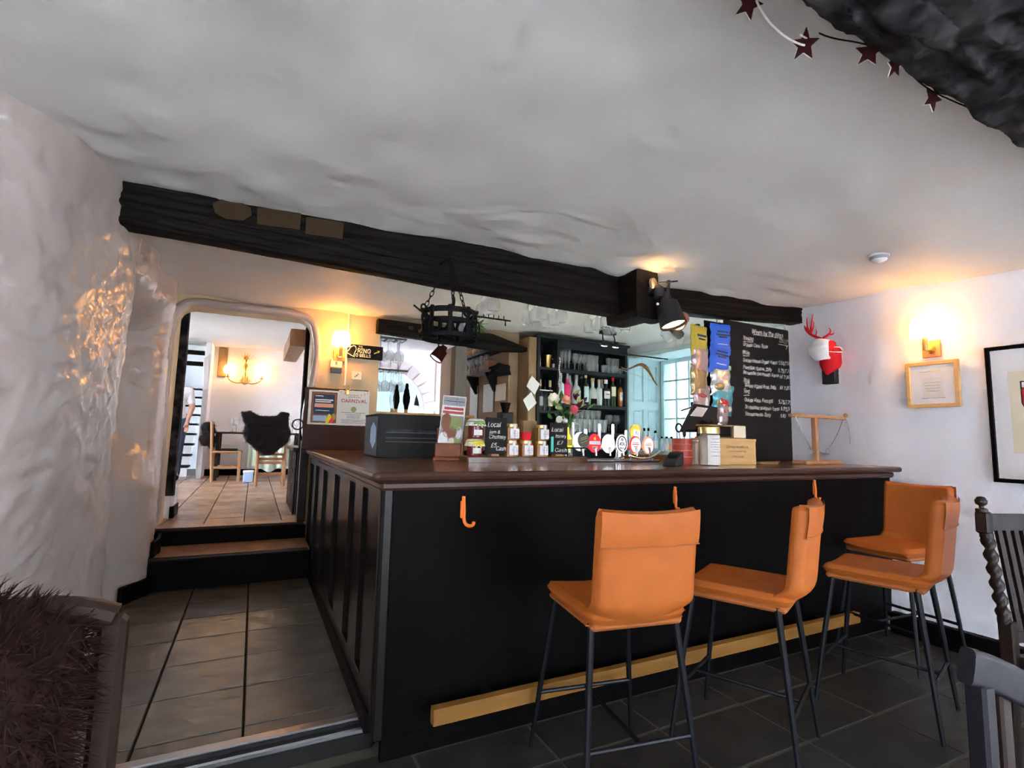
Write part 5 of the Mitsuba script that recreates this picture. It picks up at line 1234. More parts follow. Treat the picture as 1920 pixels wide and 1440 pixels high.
# ---- track light
q = at(1140, 623, z=2.39)
k = thing('track_light', 'dark two-lamp ceiling spotlight in front of the shelving unit', 'track light')
put(k+'__bar', bx(q[0]-.10, q[0]+.10, q[1]-.025, q[1]+.025, 2.365, 2.41, .005), 'm_charcoal')
for s in (-.072, .075):
    tip = np.array([q[0]+s, q[1]-.03, 2.235])
    part(k, 'arm', tube(spline([(q[0]+s*.9, q[1], 2.37), (q[0]+s*1.05, q[1]-.01, 2.33), tuple(tip+[0, .01, .05])], 8), .007, 6), 'm_charcoal')
    part(k, 'lamp_head', mv(lathe([(0, .055), (.018, .055), (.022, .03), (.040, .0), (.037, .0), (.019, .026), (0, .03)], 18), *tip, rx=14), 'm_charcoal', 40)
    part(k, 'bulb', mv(lathe([(0, -.010), (.026, -.006), (.034, .002), (.02, .014), (0, .016)], 16), *tip, rx=14), 'm_white', True, **emit((26, 22, 15)))

# ================================================================== HATCH, SIDE WALL SHELVES
k1 = thing('wall_shelf', 'upper shelf with gold baubles on the side wall beyond the post', 'shelf')
put(k1+'__board', bx(2.33, 2.50, 5.10, 6.25, 2.245, 2.27, .003), 'm_shelf_unit')
k2 = thing('wall_shelf', 'lower pale-edged shelf of glasses on the side wall beyond the post', 'shelf')
put(k2+'__board', bx(2.33, 2.50, 5.25, 6.25, 2.02, 2.04, .003), 'm_post')
for y_ in (5.35, 5.9): part(k2, 'bracket', prism(Polygon([(0, 0), (.15, 0), (.15, -.03), (.04, -.22), (0, -.22)]), .02).apply_transform(np.array([[-1, 0, 0, 2.50], [0, 0, 1, y_], [0, 1, 0, 2.02], [0, 0, 0, 1.]])), 'm_black_wood')
for i in range(13):
    gp['wine'].place('shelf_glass', TR(2.40+.03*(i % 2), 5.45+i*.062, 2.04), ORD[i]+' stemmed glass from the near end of the lower wall shelf', 'glass', 'glasses on the lower wall shelf')
for i, (y_, r_2, m_, l) in enumerate(((6.10, .05, 'm_gold', 'gold bauble at the far end of the upper wall shelf'), (5.95, .045, 'm_salmon', 'copper bauble in the middle of the upper wall shelf'), (5.80, .05, 'm_gold', 'gold bauble nearest the post end of the upper wall shelf'))):
    kk = thing('bauble', l, 'bauble'); put(kk+'__ball', sphere((2.41, y_, 2.27+r_2), r_2), m_, True); part(kk, 'cap', mv(lathe([(0, .012), (.012, .012), (.012, 0), (0, 0)], 10), 2.41, y_, 2.27+2*r_2-.003), 'm_brass')
kk = thing('cocktail_shaker', 'small metal shaker on the upper wall shelf', 'shaker'); put(kk+'__body', mv(lathe([(0, 0), (.035, 0), (.042, .10), (.028, .13), (.028, .15), (0, .155)], 18), 2.40, 5.62, 2.27), 'm_steel', 40)
part(kk, 'cap', mv(lathe([(0, .19), (.018, .185), (.020, .155), (0, .155)], 14), 2.40, 5.62, 2.27), 'm_chrome', 40)
single('glass_box', bx(2.36, 2.46, 5.30, 5.42, 2.04, 2.15, .004), 'm_print_brown', 'reddish box at the near end of the lower wall shelf', 'box')
def drape(P, w, th=.03):
    return slab(np.array(P), np.full(len(P), w), np.full(len(P), th))
single('dark_cloth', mv(rough_beam(0, .14, 0, .30, 0, .10, axis=1, amp=.03, step=.03, seed=44, freq=14.), 2.36, 5.0, 1.975, rz=0), 'm_black_cloth', 'black cloth bundled on the end of the lower wall shelf', 'cloth', smooth=50)
for px0, px1, p0, p1, l in ((882, 894, 726, 790, 'tall narrow white paper pinned on the side wall'), (907, 924, 722, 772, 'longer white paper pinned on the side wall beside the narrow one'), (929, 948, 722, 750, 'short tan paper pinned highest on the side wall')):
    a, b = at(px0, p0, x=2.488), at(px1, p1, x=2.488)
    single('pinned_notice', bx(2.485, 2.489, b[1], a[1], b[2], a[2], .0005), 'm_paper' if 'white' in l else 'm_cream', l, 'notice', smooth=False)
a = at(902, 770, x=2.40)
k = thing('coffee_grinder', 'black machine standing on the back counter below the papers', 'machine')
zb_ = 1.10
put(k+'__body', bx(2.26, 2.40, 4.70, 4.83, zb_, a[2]-.05, .012), 'm_charcoal')
part(k, 'hopper', mv(lathe([(.03, 0), (.06, .10), (.058, .10), (.028, 0)], 18), 2.33, 4.765, a[2]-.05), 'm_black_gloss', 40)
single('back_counter', bx(1.95, 2.62, 4.64, 4.86, .0, 1.10, .004), 'm_black_wood', 'dark back counter under the side wall shelves', 'counter')
# other bar through the hatch
ob = thing('other_bar', 'wooden bar front of upright staves seen through the hatch', 'bar counter')
put(ob+'__top', bx(1.06, 2.2, 5.28, 5.75, 1.475, 1.505, .004), 'm_box_wood')
for i in range(16):
    part(ob, 'stave', bx(1.065+i*.068, 1.065+i*.068+.062, 5.30, 5.325, .0, 1.475, .004), ('m_box_wood', 'm_tan_wood')[i % 2], False)
pp = lathe([(0, 0), (.018, .0), (.022, .03), (.035, .08), (.036, .12), (.024, .19), (.014, .22), (.018, .235), (.012, .26), (0, .265)], 18)
for px, m_, l, s in ((735, 'm_glass', 'clear glass beer pump handle beyond the hatch', .95), (742, 'm_black_gloss', 'black beer pump handle beyond the hatch, beside the clear one', 1.0), (761, 'm_black_gloss', 'black beer pump handle beyond the hatch, furthest right', 1.08)):
    x = at(px, 772, y=5.42)[0]
    k = thing('pump_handle', l, 'pump handle')
    put(k+'__handle', mv(pp, x, 5.42, 1.545, s=s), m_, True if m_ == 'm_glass' else 40); part(k, 'ferrule', mv(lathe([(0, .045), (.016, .045), (.02, 0), (0, 0)], 14), x, 5.42, 1.503), 'm_brass')
def inv_rack(z, y, xs, l, lg, gg):
    k = thing('glass_shelf', l, 'glass rack')
    put(k+'__board', bx(min(xs)-.06, max(xs)+.06, y-.10, y+.10, z, z+.018, .003), 'm_post')
    for x in xs: part(k, 'runner', bx(x-.035, x-.029, y-.10, y+.10, z-.012, z, .001), 'm_steel')
    for s in (-.05, .05): part(k, 'hanger', rod([np.mean(xs)+s*2, y, z+.01], [np.mean(xs)+s*2, y, 2.60], .004), 'm_steel')
    for i, x in enumerate(xs):
        for yy_ in (-.05, .05): gp['big'].place('hatch_glass', TR(x, y+yy_, z-.001, rx=180), lg+', '+('front' if yy_ < 0 else 'back')+' row, '+ORD[i]+' from the left', 'glass', gg)
inv_rack(2.25, 5.25, [1.10, 1.20, 1.30], 'upper glass rack hanging in the hatch', 'upside-down glass in the upper rack of the hatch', 'glasses in the upper hatch rack')
inv_rack(1.96, 5.55, [1.15, 1.235, 1.32, 1.405], 'lower glass rack hanging in the hatch', 'upside-down glass in the lower rack of the hatch', 'glasses in the lower hatch rack')
def spot_head(k, base, tip, r, L, m_, bulb):
    d = np.array(tip)-np.array(base); d /= np.linalg.norm(d)
    M = trimesh.geometry.align_vectors([0, 0, 1], d); M[:3, 3] = base
    a = lathe([(0, 0), (r*.45, 0), (r*.5, L*.25), (r*.85, L*.3), (r, L), (r*.93, L), (r*.78, L*.34), (0, L*.34)], 24); a.apply_transform(M)
    part(k, 'lamp_head', a, m_, 40)
    b = lathe([(0, L*.99), (r*.6, L*.975), (r*.91, L*.94), (r*.86, L*.84), (0, L*.84)], 20); b.apply_transform(M)
    part(k, 'bulb', b, 'm_white', True, **emit(bulb))
    return M
k = thing('hatch_spotlight', 'dark red spotlight hanging from the ceiling beyond the hatch', 'spotlight')
c0, c1 = at(834, 650, y=5.9), at(818, 671, y=5.9)
spot_head(k, c0, c1, .085, .20, 'm_felt', (1.6, 1.5, 1.25))
part(k, 'bracket', join(rod(c0, at(822, 650, y=5.9), .012), rod(at(822, 650, y=5.9), [at(822, 650, y=5.9)[0], 5.9, 2.57], .010)), 'm_black_metal')
k = thing('coat', 'black coat hanging inside the brick arch beyond the hatch', 'coat')
q = at(803, 735, y=8.9)
put(k+'__coat', mv(rough_beam(-.15, .15, -.05, .05, -.30, .28, axis=2, amp=.05, step=.04, seed=17, freq=7), *q), 'm_black_cloth', 50)
part(k, 'sleeve', mv(rough_beam(-.05, .05, -.05, .05, -.28, .12, axis=2, amp=.03, step=.04, seed=18, freq=7), q[0]-.16, q[1]-.02, q[2]+.02, ry=8), 'm_black_cloth', 50)
part(k, 'peg', rod(q+[0, 0, .22], q+[0, .7, .26], .012), 'm_black_metal')

# ================================================================== LEFT END: NOTICE BOARD, LAMP, SIGN
BYN = 4.86
q0, q1 = at(576, 727, y=BYN), at(692, 838, y=BYN)
k = thing('notice_board', 'brown notice board with two posters at the far left end of the bar', 'notice board')
bx0, bx1, bz1 = .385, at(690, 740, y=BYN)[0], at(620, 728, y=BYN)[2]
put(k+'__board', bx(bx0, bx1, BYN, BYN+.02, CZ, bz1, .004), 'm_brown_board', False)
part(k, 'bulldog_clip', join(stand(mv(ring_t(.022, .004), rx=0), at(652, 728, y=BYN)[0], BYN-.012, bz1+.012), bx(at(652, 728, y=BYN)[0]-.018, at(652, 728, y=BYN)[0]+.018, BYN-.02, BYN, bz1-.055, bz1-.005, .006)), 'm_brass')
def poster(px0, px1, py0, py1, l, nm):
    a, b = at(px0, py0, y=BYN-.004), at(px1, py1, y=BYN-.004)
    k = thing('poster', l, 'poster'); put(k+'__paper', bx(a[0], b[0], BYN-.005, BYN-.0005, b[2], a[2], .0005), 'm_paper', False)
    W, H = b[0]-a[0], a[2]-b[2]
    return k, (lambda u0, u1, v0, v1, o=.006: bx(a[0]+u0*W, a[0]+u1*W, BYN-o, BYN-.0048, b[2]+v0*H, b[2]+v1*H, .0003)), (lambda u, v: (a[0]+u*W, b[2]+v*H)), W, H
k, R, Q, W, H = poster(580, 633, 730, 797, 'dark blue printed poster on the left of the notice board', 0)
part(k, 'picture', R(.09, .94, .05, .95), 'm_print_brown', False)
part(k, 'navy_panel', R(.17, .85, .30, .88, .0068), 'm_print_navy', False)
part(k, 'orange_band', R(.20, .82, .50, .61, .0076), 'm_salmon', False)
for a_ in ((.21, .48, .815, .84), (.21, .80, .70, .735), (.21, .74, .645, .68), (.24, .7, .40, .42)): part(k, 'text_line', R(*a_, .0078), 'm_paper', False)
part(k, 'photo', join(R(.17, .62, .10, .26, .0074)), 'm_sky_label', False)
for u, v, m_ in ((.70, .22, 'm_yellow'), (.78, .14, 'm_red_bright'), (.64, .12, 'm_yellow'), (.85, .24, 'm_mustard')): x_, z_ = Q(u, v); part(k, 'figure', stand(prism(ellipse(.018, .03, 14), .001), x_, BYN-.0075, z_), m_, False)
k, R, Q, W, H = poster(636, 690, 731, 799, 'cream carnival poster on the right of the notice board', 0)
x_, z_ = Q(.5, .655); part(k, 'title', stand(text("CARNIVAL", .030, 0, 0, 'c', bold=True, width=W*.84), x_, BYN-.006, z_), 'm_print_red', False)
part(k, 'bunting', join(*[stand(prism(Polygon([(-.008, .01), (.008, .01), (0, -.012)]), .001), Q(u, .93-.06*(4*(u-.5)**2) if 0 else .92)[0], BYN-.0055, Q(u, .95-.10*math.sin(u*PI))[1]) for u in np.linspace(.06, .94, 9)]), 'm_salmon', False)
x_, z_ = Q(.5, .46); part(k, 'badge', stand(prism(Point(0, 0).buffer(.026, 10), .001), x_, BYN-.0055, z_), 'm_pale_green', False)
for v, w_ in ((.86, .28), (.80, .4), (.355, .8), (.30, .5), (.255, .4), (.21, .45), (.155, .8), (.115, .75), (.07, .82)): part(k, 'text_line', R(.5-w_/2, .5+w_/2, v, v+.018), 'm_print_grey', False)
# brass loop by the post
single('wall_ring', stand(ring_t(.045, .006), at(561, 796, y=BYN)[0]-.01, BYN+.02, at(561, 796, y=BYN)[2], _YF), 'm_charcoal', 'iron ring on the dark doorway post', 'ring')

WY = 4.99
def wall_lamp(M3, label, shade_rad):
    """M3 maps (u right, v out of the wall, w up) to the world."""
    def W3(m): m = m.copy(); m.apply_transform(M3); return m
    k = thing('wall_lamp', label, 'wall lamp')
    part(k, 'back_plate', W3(bx(-.055, .055, .0, .016, -.07, .05, .004)), 'm_oak')
    part(k, 'rose', W3(mv(lathe([(0, .014), (.026, .010), (.030, 0), (0, 0)], 20), 0, .016, -.01, rx=-90)), 'm_brass', 40)
    part(k, 'arm', W3(tube(spline([(0, .02, -.01), (.0, .055, -.02), (.0, .085, -.02), (.0, .09, .02)], 14), .010, 8)), 'm_brass')
    part(k, 'candle_tube', W3(mv(lathe([(0, -.035), (.014, -.03), (.016, .06), (0, .06)], 14), 0, .09, 0)), 'm_brass', 40)
    part(k, 'shade', W3(mv(lathe([(.048, .205), (.066, .196), (.076, .17), (.086, .075), (.084, .068), (.072, .17), (.060, .19), (.046, .20)], 28), 0, .09, 0)), 'm_white', True, **emit(shade_rad))
    part(k, 'bulb', W3(mv(sphere((0, 0, 0), .026), 0, .09, .12)), 'm_white', True, **emit(tuple(2.2*c_ for c_ in shade_rad)))
    return k
q = at(1748, 652, x=WX-.01)
Mr = np.eye(4); Mr[:3, 0] = [0, -1, 0]; Mr[:3, 1] = [-1, 0, 0]; Mr[:3, 2] = [0, 0, 1]; Mr[:3, 3] = [WX-.012, q[1], q[2]]
wall_lamp(Mr, 'lit wall lamp with a white shade on the right wall above the small framed certificate', (17, 7.6, 1.6))
q = at(634, 664, y=WY-.0)
Ml = np.eye(4); Ml[:3, 0] = [1, 0, 0]; Ml[:3, 1] = [0, -1, 0]; Ml[:3, 2] = [0, 0, 1]; Ml[:3, 3] = [q[0]+.01, WY, q[2]]
wall_lamp(Ml, 'lit wall lamp with a white shade beside the doorway on the left', (34, 14, 2.4))
k = thing('light_switch', 'white switch plate with a dark lower box under the left wall lamp', 'switch')
a, b = at(620, 672, y=WY), at(641, 690, y=WY)
put(k+'__plate', bx(a[0], b[0], WY-.014, WY, b[2], a[2], .004), 'm_cream'); part(k, 'rocker', bxc((a[0]+b[0])/2, WY-.016, (a[2]+b[2])/2, .018, .010, .032, .003), 'm_steel')
c_ = at(630, 700, y=WY)[2]; part(k, 'lower_box', bx(a[0]+.004, b[0]-.004, WY-.03, WY, c_, b[2]-.004, .004), 'm_blue_grey')
k = thing('thermostat', 'square cream wall control to the right of the switch plate', 'wall control')
a, b = at(659, 696, y=WY), at(677, 713, y=WY)
put(k+'__case', bx(a[0], b[0], WY-.022, WY, b[2], a[2], .005), 'm_cream'); part(k, 'dial', join(*[bxc((a[0]+b[0])/2+dx, WY-.0235, (a[2]+b[2])/2+dz, .012, .004, .012, .002) for dx, dz in ((-.014, -.012), (.012, .014), (0, 0))]), 'm_post')
k = thing('pub_sign', 'black sign with a bell and white lettering beside the left wall lamp', 'sign')
a, b = at(652, 643, y=WY-.03), at(717, 676, y=WY-.03)
put(k+'__board', bx(a[0], b[0], WY-.035, WY-.015, b[2], a[2]-.008, .002), 'm_black_wood', False)
W, H = b[0]-a[0], a[2]-.008-b[2]
S_ = lambda s, h, u, v, w_, **kk: stand(text(s, h, 0, 0, 'l', width=w_*W, **kk), a[0]+u*W, WY-.0355, b[2]+v*H)
for a_ in (("THE", .018, .30, .80, .12), ("RING", .042, .27, .42, .38), ("O BELLS", .030, .22, .12, .44)): part(k, 'lettering', S_(*a_, bold=a_[0] != 'THE'), 'm_cream', False)
bell = Polygon([(-.05, -.045), (.05, -.045), (.035, -.02), (.03, .03), (.012, .055), (-.012, .055), (-.03, .03), (-.035, -.02)])
part(k, 'bell', stand(mv(prism(bell.difference(bell.buffer(-.006)), .001), rz=-25), a[0]+.13*W, WY-.036, b[2]+.52*H), 'm_cream', False)
part(k, 'arrow', stand(mv(prism(Polygon([(-.03, .006), (.01, .004), (.012, .016), (.034, 0), (.012, -.012), (.01, -.004), (-.03, -.004)]), .001), rz=28), a[0]+.83*W, WY-.036, b[2]+.55*H), 'm_mustard', False)

# ---- strip light that lights the bartender's side, under the back edge of the bar top
k = thing('work_light', 'slim tube light along the inner edge of the bar counter', 'strip light')
put(k+'__housing', bx(2.0, 4.0, 2.942, 2.966, 1.005, 1.045, .004), 'm_white')
part(k, 'tube', rod([2.02, 2.985, 1.045], [3.98, 2.985, 1.045], .014, 10), 'm_white', True, **emit((75, 84, 78)))
# ================================================================== HANGING LANTERN (iron ring with bells)
LY = 2.64
LX = at(843, 600, y=LY)[0]
zt_, zm_, zb_ = fz(843, 590, LY), fz(843, 608, LY), fz(843, 634, LY)
lan = thing('iron_lantern', 'black wrought iron ring lantern with bells hanging by chains from the beam', 'hanging lantern')
LR = .150
def band_ring(z, h, R=LR, t=.005): return mv(lathe([(R-t, -h/2), (R, -h/2), (R, h/2), (R-t, h/2), (R-t, -h/2)], 32), LX, LY, z)
put(lan+'__ring', band_ring(zt_, .030), 'm_iron', 40)
part(lan, 'ring', band_ring(zm_, .024), 'm_iron', 40); part(lan, 'ring', band_ring(zb_, .024), 'm_iron', 40)
for i in range(9):
    a = 2*PI*i/9+.2; c, s = math.cos(a), math.sin(a)
    part(lan, 'strap', mv(bx(-.004, .004, -.012, .012, zb_-.012, zt_+.022, .002), LX+LR*c, LY+LR*s, 0, rz=math.degrees(a)), 'm_iron')
    part(lan, 'rivet', sphere((LX+(LR+.004)*c, LY+(LR+.004)*s, zt_+.014), .009, 1), 'm_iron')
hookz = 2.10
for i, a in enumerate((.5, 2.6, 4.5)):
    p = np.array([LX+LR*math.cos(a), LY+LR*math.sin(a), zt_+.02]); e = np.array([LX-.02, LY-.02, hookz+.17]); n_ = 11
    d = (e-p)/np.linalg.norm(e-p)
    links = []
    for j in range(n_):
        c = p+(e-p)*(j+.5)/n_*1.0
        m = ring_t(.016, .0035, 12); m.apply_scale([.6, 1.0, 1.0]) ; m.apply_transform(MX(ry=90)); 
        m.apply_transform(MX(rz=90*(j % 2))); m2 = ring_t(.0155, .0036, 12); m2.apply_scale([1.15, .62, 1]); m2.apply_transform(MX(ry=90)); m2.apply_transform(MX(rx=0)); 
        Mx = trimesh.geometry.align_vectors([0, 0, 1], d); m2.apply_transform(MX(rz=90*(j % 2))); m2.apply_transform(Mx); m2.apply_translation(c); links.append(m2)
    top_ = p+(e-p)
    part(lan, 'chain', join(links), 'm_iron', 40)
    part(lan, 'chain_hook', join(mv(ring_t(.020, .005, 14), *(p+[0, 0, .02]), rx=90, rz=30*i), tube([top_, top_+[0, .0, .03]], .006, 6)), 'm_iron')
part(lan, 'hanger', join(tube(spline([(LX-.05, LY-.02, 2.25), (LX-.02, LY-.02, 2.27), (LX+.05, LY-.02, 2.25)], 8), .006, 6), rod([LX-.015, LY-.02, 2.27], [LX-.015, 2.80, 2.28], .007)), 'm_iron')
bellp = lathe([(0, .085), (.012, .085), (.018, .07), (.030, .03), (.045, 0), (.041, 0), (.026, .03), (0, .068)], 18)
for i, (dx, dy, z_) in enumerate(((-.03, -.10, zb_-.005), (.07, -.11, zb_-.01), (-.12, .02, zb_), (.13, .02, zb_-.005), (.02, .09, zb_))):
    part(lan, 'bell', join(mv(bellp, LX+dx, LY+dy, z_), rod([LX+dx, LY+dy, z_+.08], [LX+dx, LY+dy, zm_+.01], .005)), 'm_iron', 40)
for i, a in enumerate((3.5, 3.9, 5.0, 5.6)):
    c = np.array([LX+(LR+.014)*math.cos(a), LY+(LR+.014)*math.sin(a), (zm_+zt_)/2-.01-.05*(i % 2)])
    part(lan, 'shackle', mv(ring_t(.038, .004, 20), *c, rx=90, rz=math.degrees(a)+90), 'm_iron', 40)
part(lan, 'key', join(rod([LX+LR, LY-.03, zt_+.004], [LX+LR+.20, LY-.06, zt_-.004], .005), *[rod([LX+LR+.04+i*.03, LY-.036-i*.004, zt_+.002], [LX+LR+.04+i*.03, LY-.036-i*.004, zt_+.022], .003) for i in range(5)], rod([LX+LR+.17, LY-.055, zt_-.003], [LX+LR+.17, LY-.055, zt_-.035], .004)), 'm_iron')
part(lan, 'spike', rod([LX-LR, LY-.02, zt_-.02], [LX-LR-.07, LY-.05, zt_+.012], .005), 'm_iron')
rr_ = np.random.default_rng(9)
for i in range(14): part(lan, 'leaf', leafm(np.array([LX+LR*.9+rr_.uniform(-.02, .02), LY-.04+rr_.uniform(-.03, .03), zt_-.02-rr_.uniform(0, .06)]), rr_.uniform(.04, .07), .010, (1, rr_.uniform(-1, 0), rr_.uniform(-.8, .6)), i), 'm_green', True)
for dx, dz in ((-.02, 0), (.05, .01), (.09, -.01)): part(lan, 'glass_bulb', mv(lathe([(0, 0), (.014, .004), (.020, .02), (.012, .045), (0, .05)], 14), LX+dx, LY-.06, zb_+.02+dz), 'm_print_grey', True)

# ================================================================== SPOTLIGHT ON THE STUB
k = thing('beam_spotlight', 'black spotlight clamped beside the beam stub, its pale mouth aimed down', 'spotlight')
SYp = 2.55
c0, c1 = at(1244, 552, y=SYp), at(1262, 607, y=SYp-.06)
Msp = spot_head(k, c0, c1, .088, .235, 'm_charcoal', (1.5, 1.05, .48))
piv = at(1238, 540, y=SYp+.03)
part(k, 'yoke', join(tube(spline([piv, at(1245, 556, y=SYp), at(1250, 568, y=SYp)], 8), .020, 10), rod(at(1215, 545, y=SYp+.04), piv, .022, 12), rod(at(1236, 530, y=SYp-.02), at(1270, 527, y=SYp-.05), .006), rod(at(1254, 526, y=SYp-.02), at(1252, 548, y=SYp-.02), .011)), 'm_charcoal')
part(k, 'clamp_disc', mv(lathe([(0, .02), (.060, .016), (.064, 0), (0, 0)], 24), *at(1226, 538, y=2.60), rx=80, rz=20), 'm_post', 40)
part(k, 'screw', sphere(at(1233, 570, y=2.50), .010, 1), 'm_white')
k = thing('brown_spotlight', 'small brown spotlight head behind the black one', 'spotlight')
c0, c1 = at(1283, 585, y=2.78), at(1258, 620, y=2.70)
spot_head(k, at(1284, 592, y=2.80), at(1262, 614, y=2.72), .062, .17, 'm_print_brown', (1.0, .7, .35))
part(k, 'arm', tube(spline([at(1284, 592, y=2.80), at(1290, 578, y=2.80), at(1288, 560, y=2.82)], 8), .010, 8), 'm_black_metal')
# up-light of the same fitting: the warm pool on the ceiling
k = thing('up_light', 'small dark uplighter on top of the beam stub, lighting the ceiling', 'uplighter')
U0 = np.array([2.375, 2.545, 2.235])
put(k+'__cup', mv(lathe([(0, 0), (.030, 0), (.042, .055), (.038, .055), (.027, .008), (0, .008)], 20), *U0), 'm_charcoal', 40)
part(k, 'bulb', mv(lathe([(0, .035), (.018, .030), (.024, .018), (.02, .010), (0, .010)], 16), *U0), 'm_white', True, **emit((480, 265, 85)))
part(k, 'bracket', rod(U0+[0, .02, .01], [2.37, 2.62, 2.23], .010), 'm_black_metal')
# ================================================================== SMOKE DETECTOR
q = at(1649, 491, z=2.385)
k = thing('smoke_detector', 'round white smoke detector on the ceiling near the right wall', 'smoke detector')
zq_ = float(zc(q[0], q[1]))+.012
put(k+'__base', mv(lathe([(0, 0), (.058, 0), (.060, -.012), (.052, -.018), (0, -.018)], 28), q[0], q[1], zq_), 'm_white', 40)
part(k, 'ring', mv(lathe([(.050, -.016), (.050, -.030), (.044, -.036), (.04, -.016)], 28), q[0], q[1], zq_), 'm_print_grey', 40)
part(k, 'dome', mv(lathe([(0, -.052), (.022, -.050), (.040, -.040), (.043, -.030), (.030, -.022), (0, -.022)], 28), q[0], q[1], zq_), 'm_white', 40)

# ================================================================== STAR GARLAND
k = thing('star_garland', 'string of dark red felt stars with white edges along the overhead beam', 'garland')
st_ = Polygon([(r*math.cos(t), r*math.sin(t)) for t, r in [(PI/2+i*PI/5, 1.0 if i % 2 == 0 else .44) for i in range(10)]])
stars = []
for px, py, yq, R_, rz, ry, rx in ((1404, 8, .80, .036, 25, 20, 30), (1508, 84, .78, .040, 10, -6, 25), (1630, 98, .70, .036, 55, 10, 20), (1678, 122, .68, .032, -40, 50, 25), (1748, 185, .70, .036, -20, 15, 15)):
    q = at(px, py, y=yq); g_ = prism(st_, .10); g_.apply_scale([R_, R_, R_]); g_.apply_transform(_YF)
    part(k, 'star', mv(g_, *q, rz=-rz*.5-20, ry=ry, rx=rx), 'm_felt', False)
    t = np.array([(R_*1.02*x_, 0, R_*1.02*z_) for x_, z_ in np.array(st_.exterior.coords)])
    part(k, 'edging', mv(tube(t[3:8], .0016, 5), *(q+[0, .001, 0]), rz=-rz*.5-20, ry=ry, rx=rx), 'm_paper')
    stars.append(q)
part(k, 'cord', tube(spline([at(1418, 0, y=.78), at(1440, 38, y=.78), at(1478, 72, y=.775), stars[1]+[-.012, -.008, -.012]], 24), .0028, 6), 'm_paper')
part(k, 'cord', tube([stars[1]+[-.03, -.008, .012], stars[1]+[.022, -.008, .012], at(1535, 62, y=.775)], .0024, 6), 'm_paper')
part(k, 'cord', tube(spline([at(1535, 62, y=.775), at(1580, 75, y=.72), stars[2]+[0, 0, .02], stars[3]+[0, 0, .02], at(1712, 142, y=.69), stars[4]+[0, 0, .025], at(1800, 195, y=.68), at(1900, 262, y=.675)], 40), .0022, 6), 'm_fur_black')

# ================================================================== DEER HEAD WITH A WHITE MASK
DYc, DZc = at(1556, 672, x=WX-.10)[1], at(1556, 672, x=WX-.10)[2]
dk = thing('deer_head', 'red felt stag head wall trophy wearing a white face mask', 'wall trophy')
def D(px, py, out): return at(px, py, x=WX+.045-out)
J = {'n0': (D(1554, 682, .08), .066), 'n1': (D(1553, 664, .13), .062), 'h0': (D(1548, 648, .18), .058), 'h1': (D(1543, 652, .23), .046), 'mz': (D(1538, 658, .27), .030),
     'b0': (D(1561, 680, .03), .066), 'tip': (D(1551, 699, .09), .018), 'ear0': (D(1566, 657, .10), .040)}
part(dk, 'head', bones(J, [('b0', 'n0'), ('n0', 'n1'), ('n1', 'h0'), ('h0', 'h1'), ('h1', 'mz'), ('b0', 'tip'), ('n0', 'tip'), ('n1', 'tip'), ('ear0', 'n0'), ('ear0', 'b0')], .012, 4), 'm_red', True)
for a, b, c_, l in ((D(1552, 648, .15), D(1563, 644, .12), D(1567, 650, .12), 'ear'), (D(1553, 652, .15), D(1568, 655, .11), D(1579, 658, .10), 'ear')):
    part(dk, 'ear', tube(spline([a, b, c_], 10), np.array([.010, .018, .022, .024, .022, .019, .015, .011, .007, .003]), 8), 'm_red', 50)
def ant(pts, r0, r1): return tube(spline(pts, 16), np.linspace(r0, r1, 16), 7)
main = [D(1541, 637, .17), D(1531, 632, .17), D(1516, 624, .16), D(1510, 614, .16)]
part(dk, 'antler', join(ant(main, .013, .008), ant([main[2], D(1513, 605, .16), D(1513, 596, .16)], .009, .003), ant([D(1518, 626, .16), D(1521, 610, .16), D(1524, 590, .15)], .010, .003), ant([D(1520, 625, .16), D(1525, 612, .16), D(1526, 603, .16)], .008, .003), ant([D(1529, 632, .17), D(1531, 624, .17), D(1530, 618, .17)], .007, .003), ant([D(1512, 619, .16), D(1509, 615, .16), D(1509, 610, .16)], .008, .003)), 'm_red', 50)
part(dk, 'antler', join(ant([D(1544, 634, .17), D(1550, 630, .15), D(1556, 624, .14), D(1554, 615, .13)], .012, .003), ant([D(1554, 626, .14), D(1560, 627, .13), D(1564, 624, .12)], .009, .003)), 'm_red', 50)
mc = D(1536, 656, .265)
def maskf(u, v):
    a, b = u*2-1, v*2-1
    r_1 = np.sqrt(np.clip(1-.55*a*a-.55*b*b, 0.0, 1))
    pl = .006*np.sin(b*9)*(1-a*a)
    return np.stack([mc[0]-.075*r_1-pl+.03, mc[1]-.082*a*(1-.25*b*b)-.005, mc[2]+.088*b*(1-.15*a*a)], -1)
part(dk, 'face_mask', join(grid(maskf, 22, 22), ), 'm_white', True, label='white cloth face mask')
part(dk, 'mask_strap', join(tube(spline([D(1549, 651, .20), D(1560, 651, .17), D(1574, 651, .13), D(1580, 655, .10)], 12), .0038, 6), tube(spline([D(1551, 659, .20), D(1565, 660, .16), D(1579, 660, .11)], 10), .0038, 6)), 'm_paper')
a, b = D(1543.5, 688, .02), D(1569, 719, .02)
part(dk, 'mount', bx(WX+.0, WX+.06, b[1], a[1], b[2], a[2]+.02, .004), 'm_charcoal', label='black backing block')
part(dk, 'eye', sphere(D(1545, 645, .215), .007, 1), 'm_black_gloss')

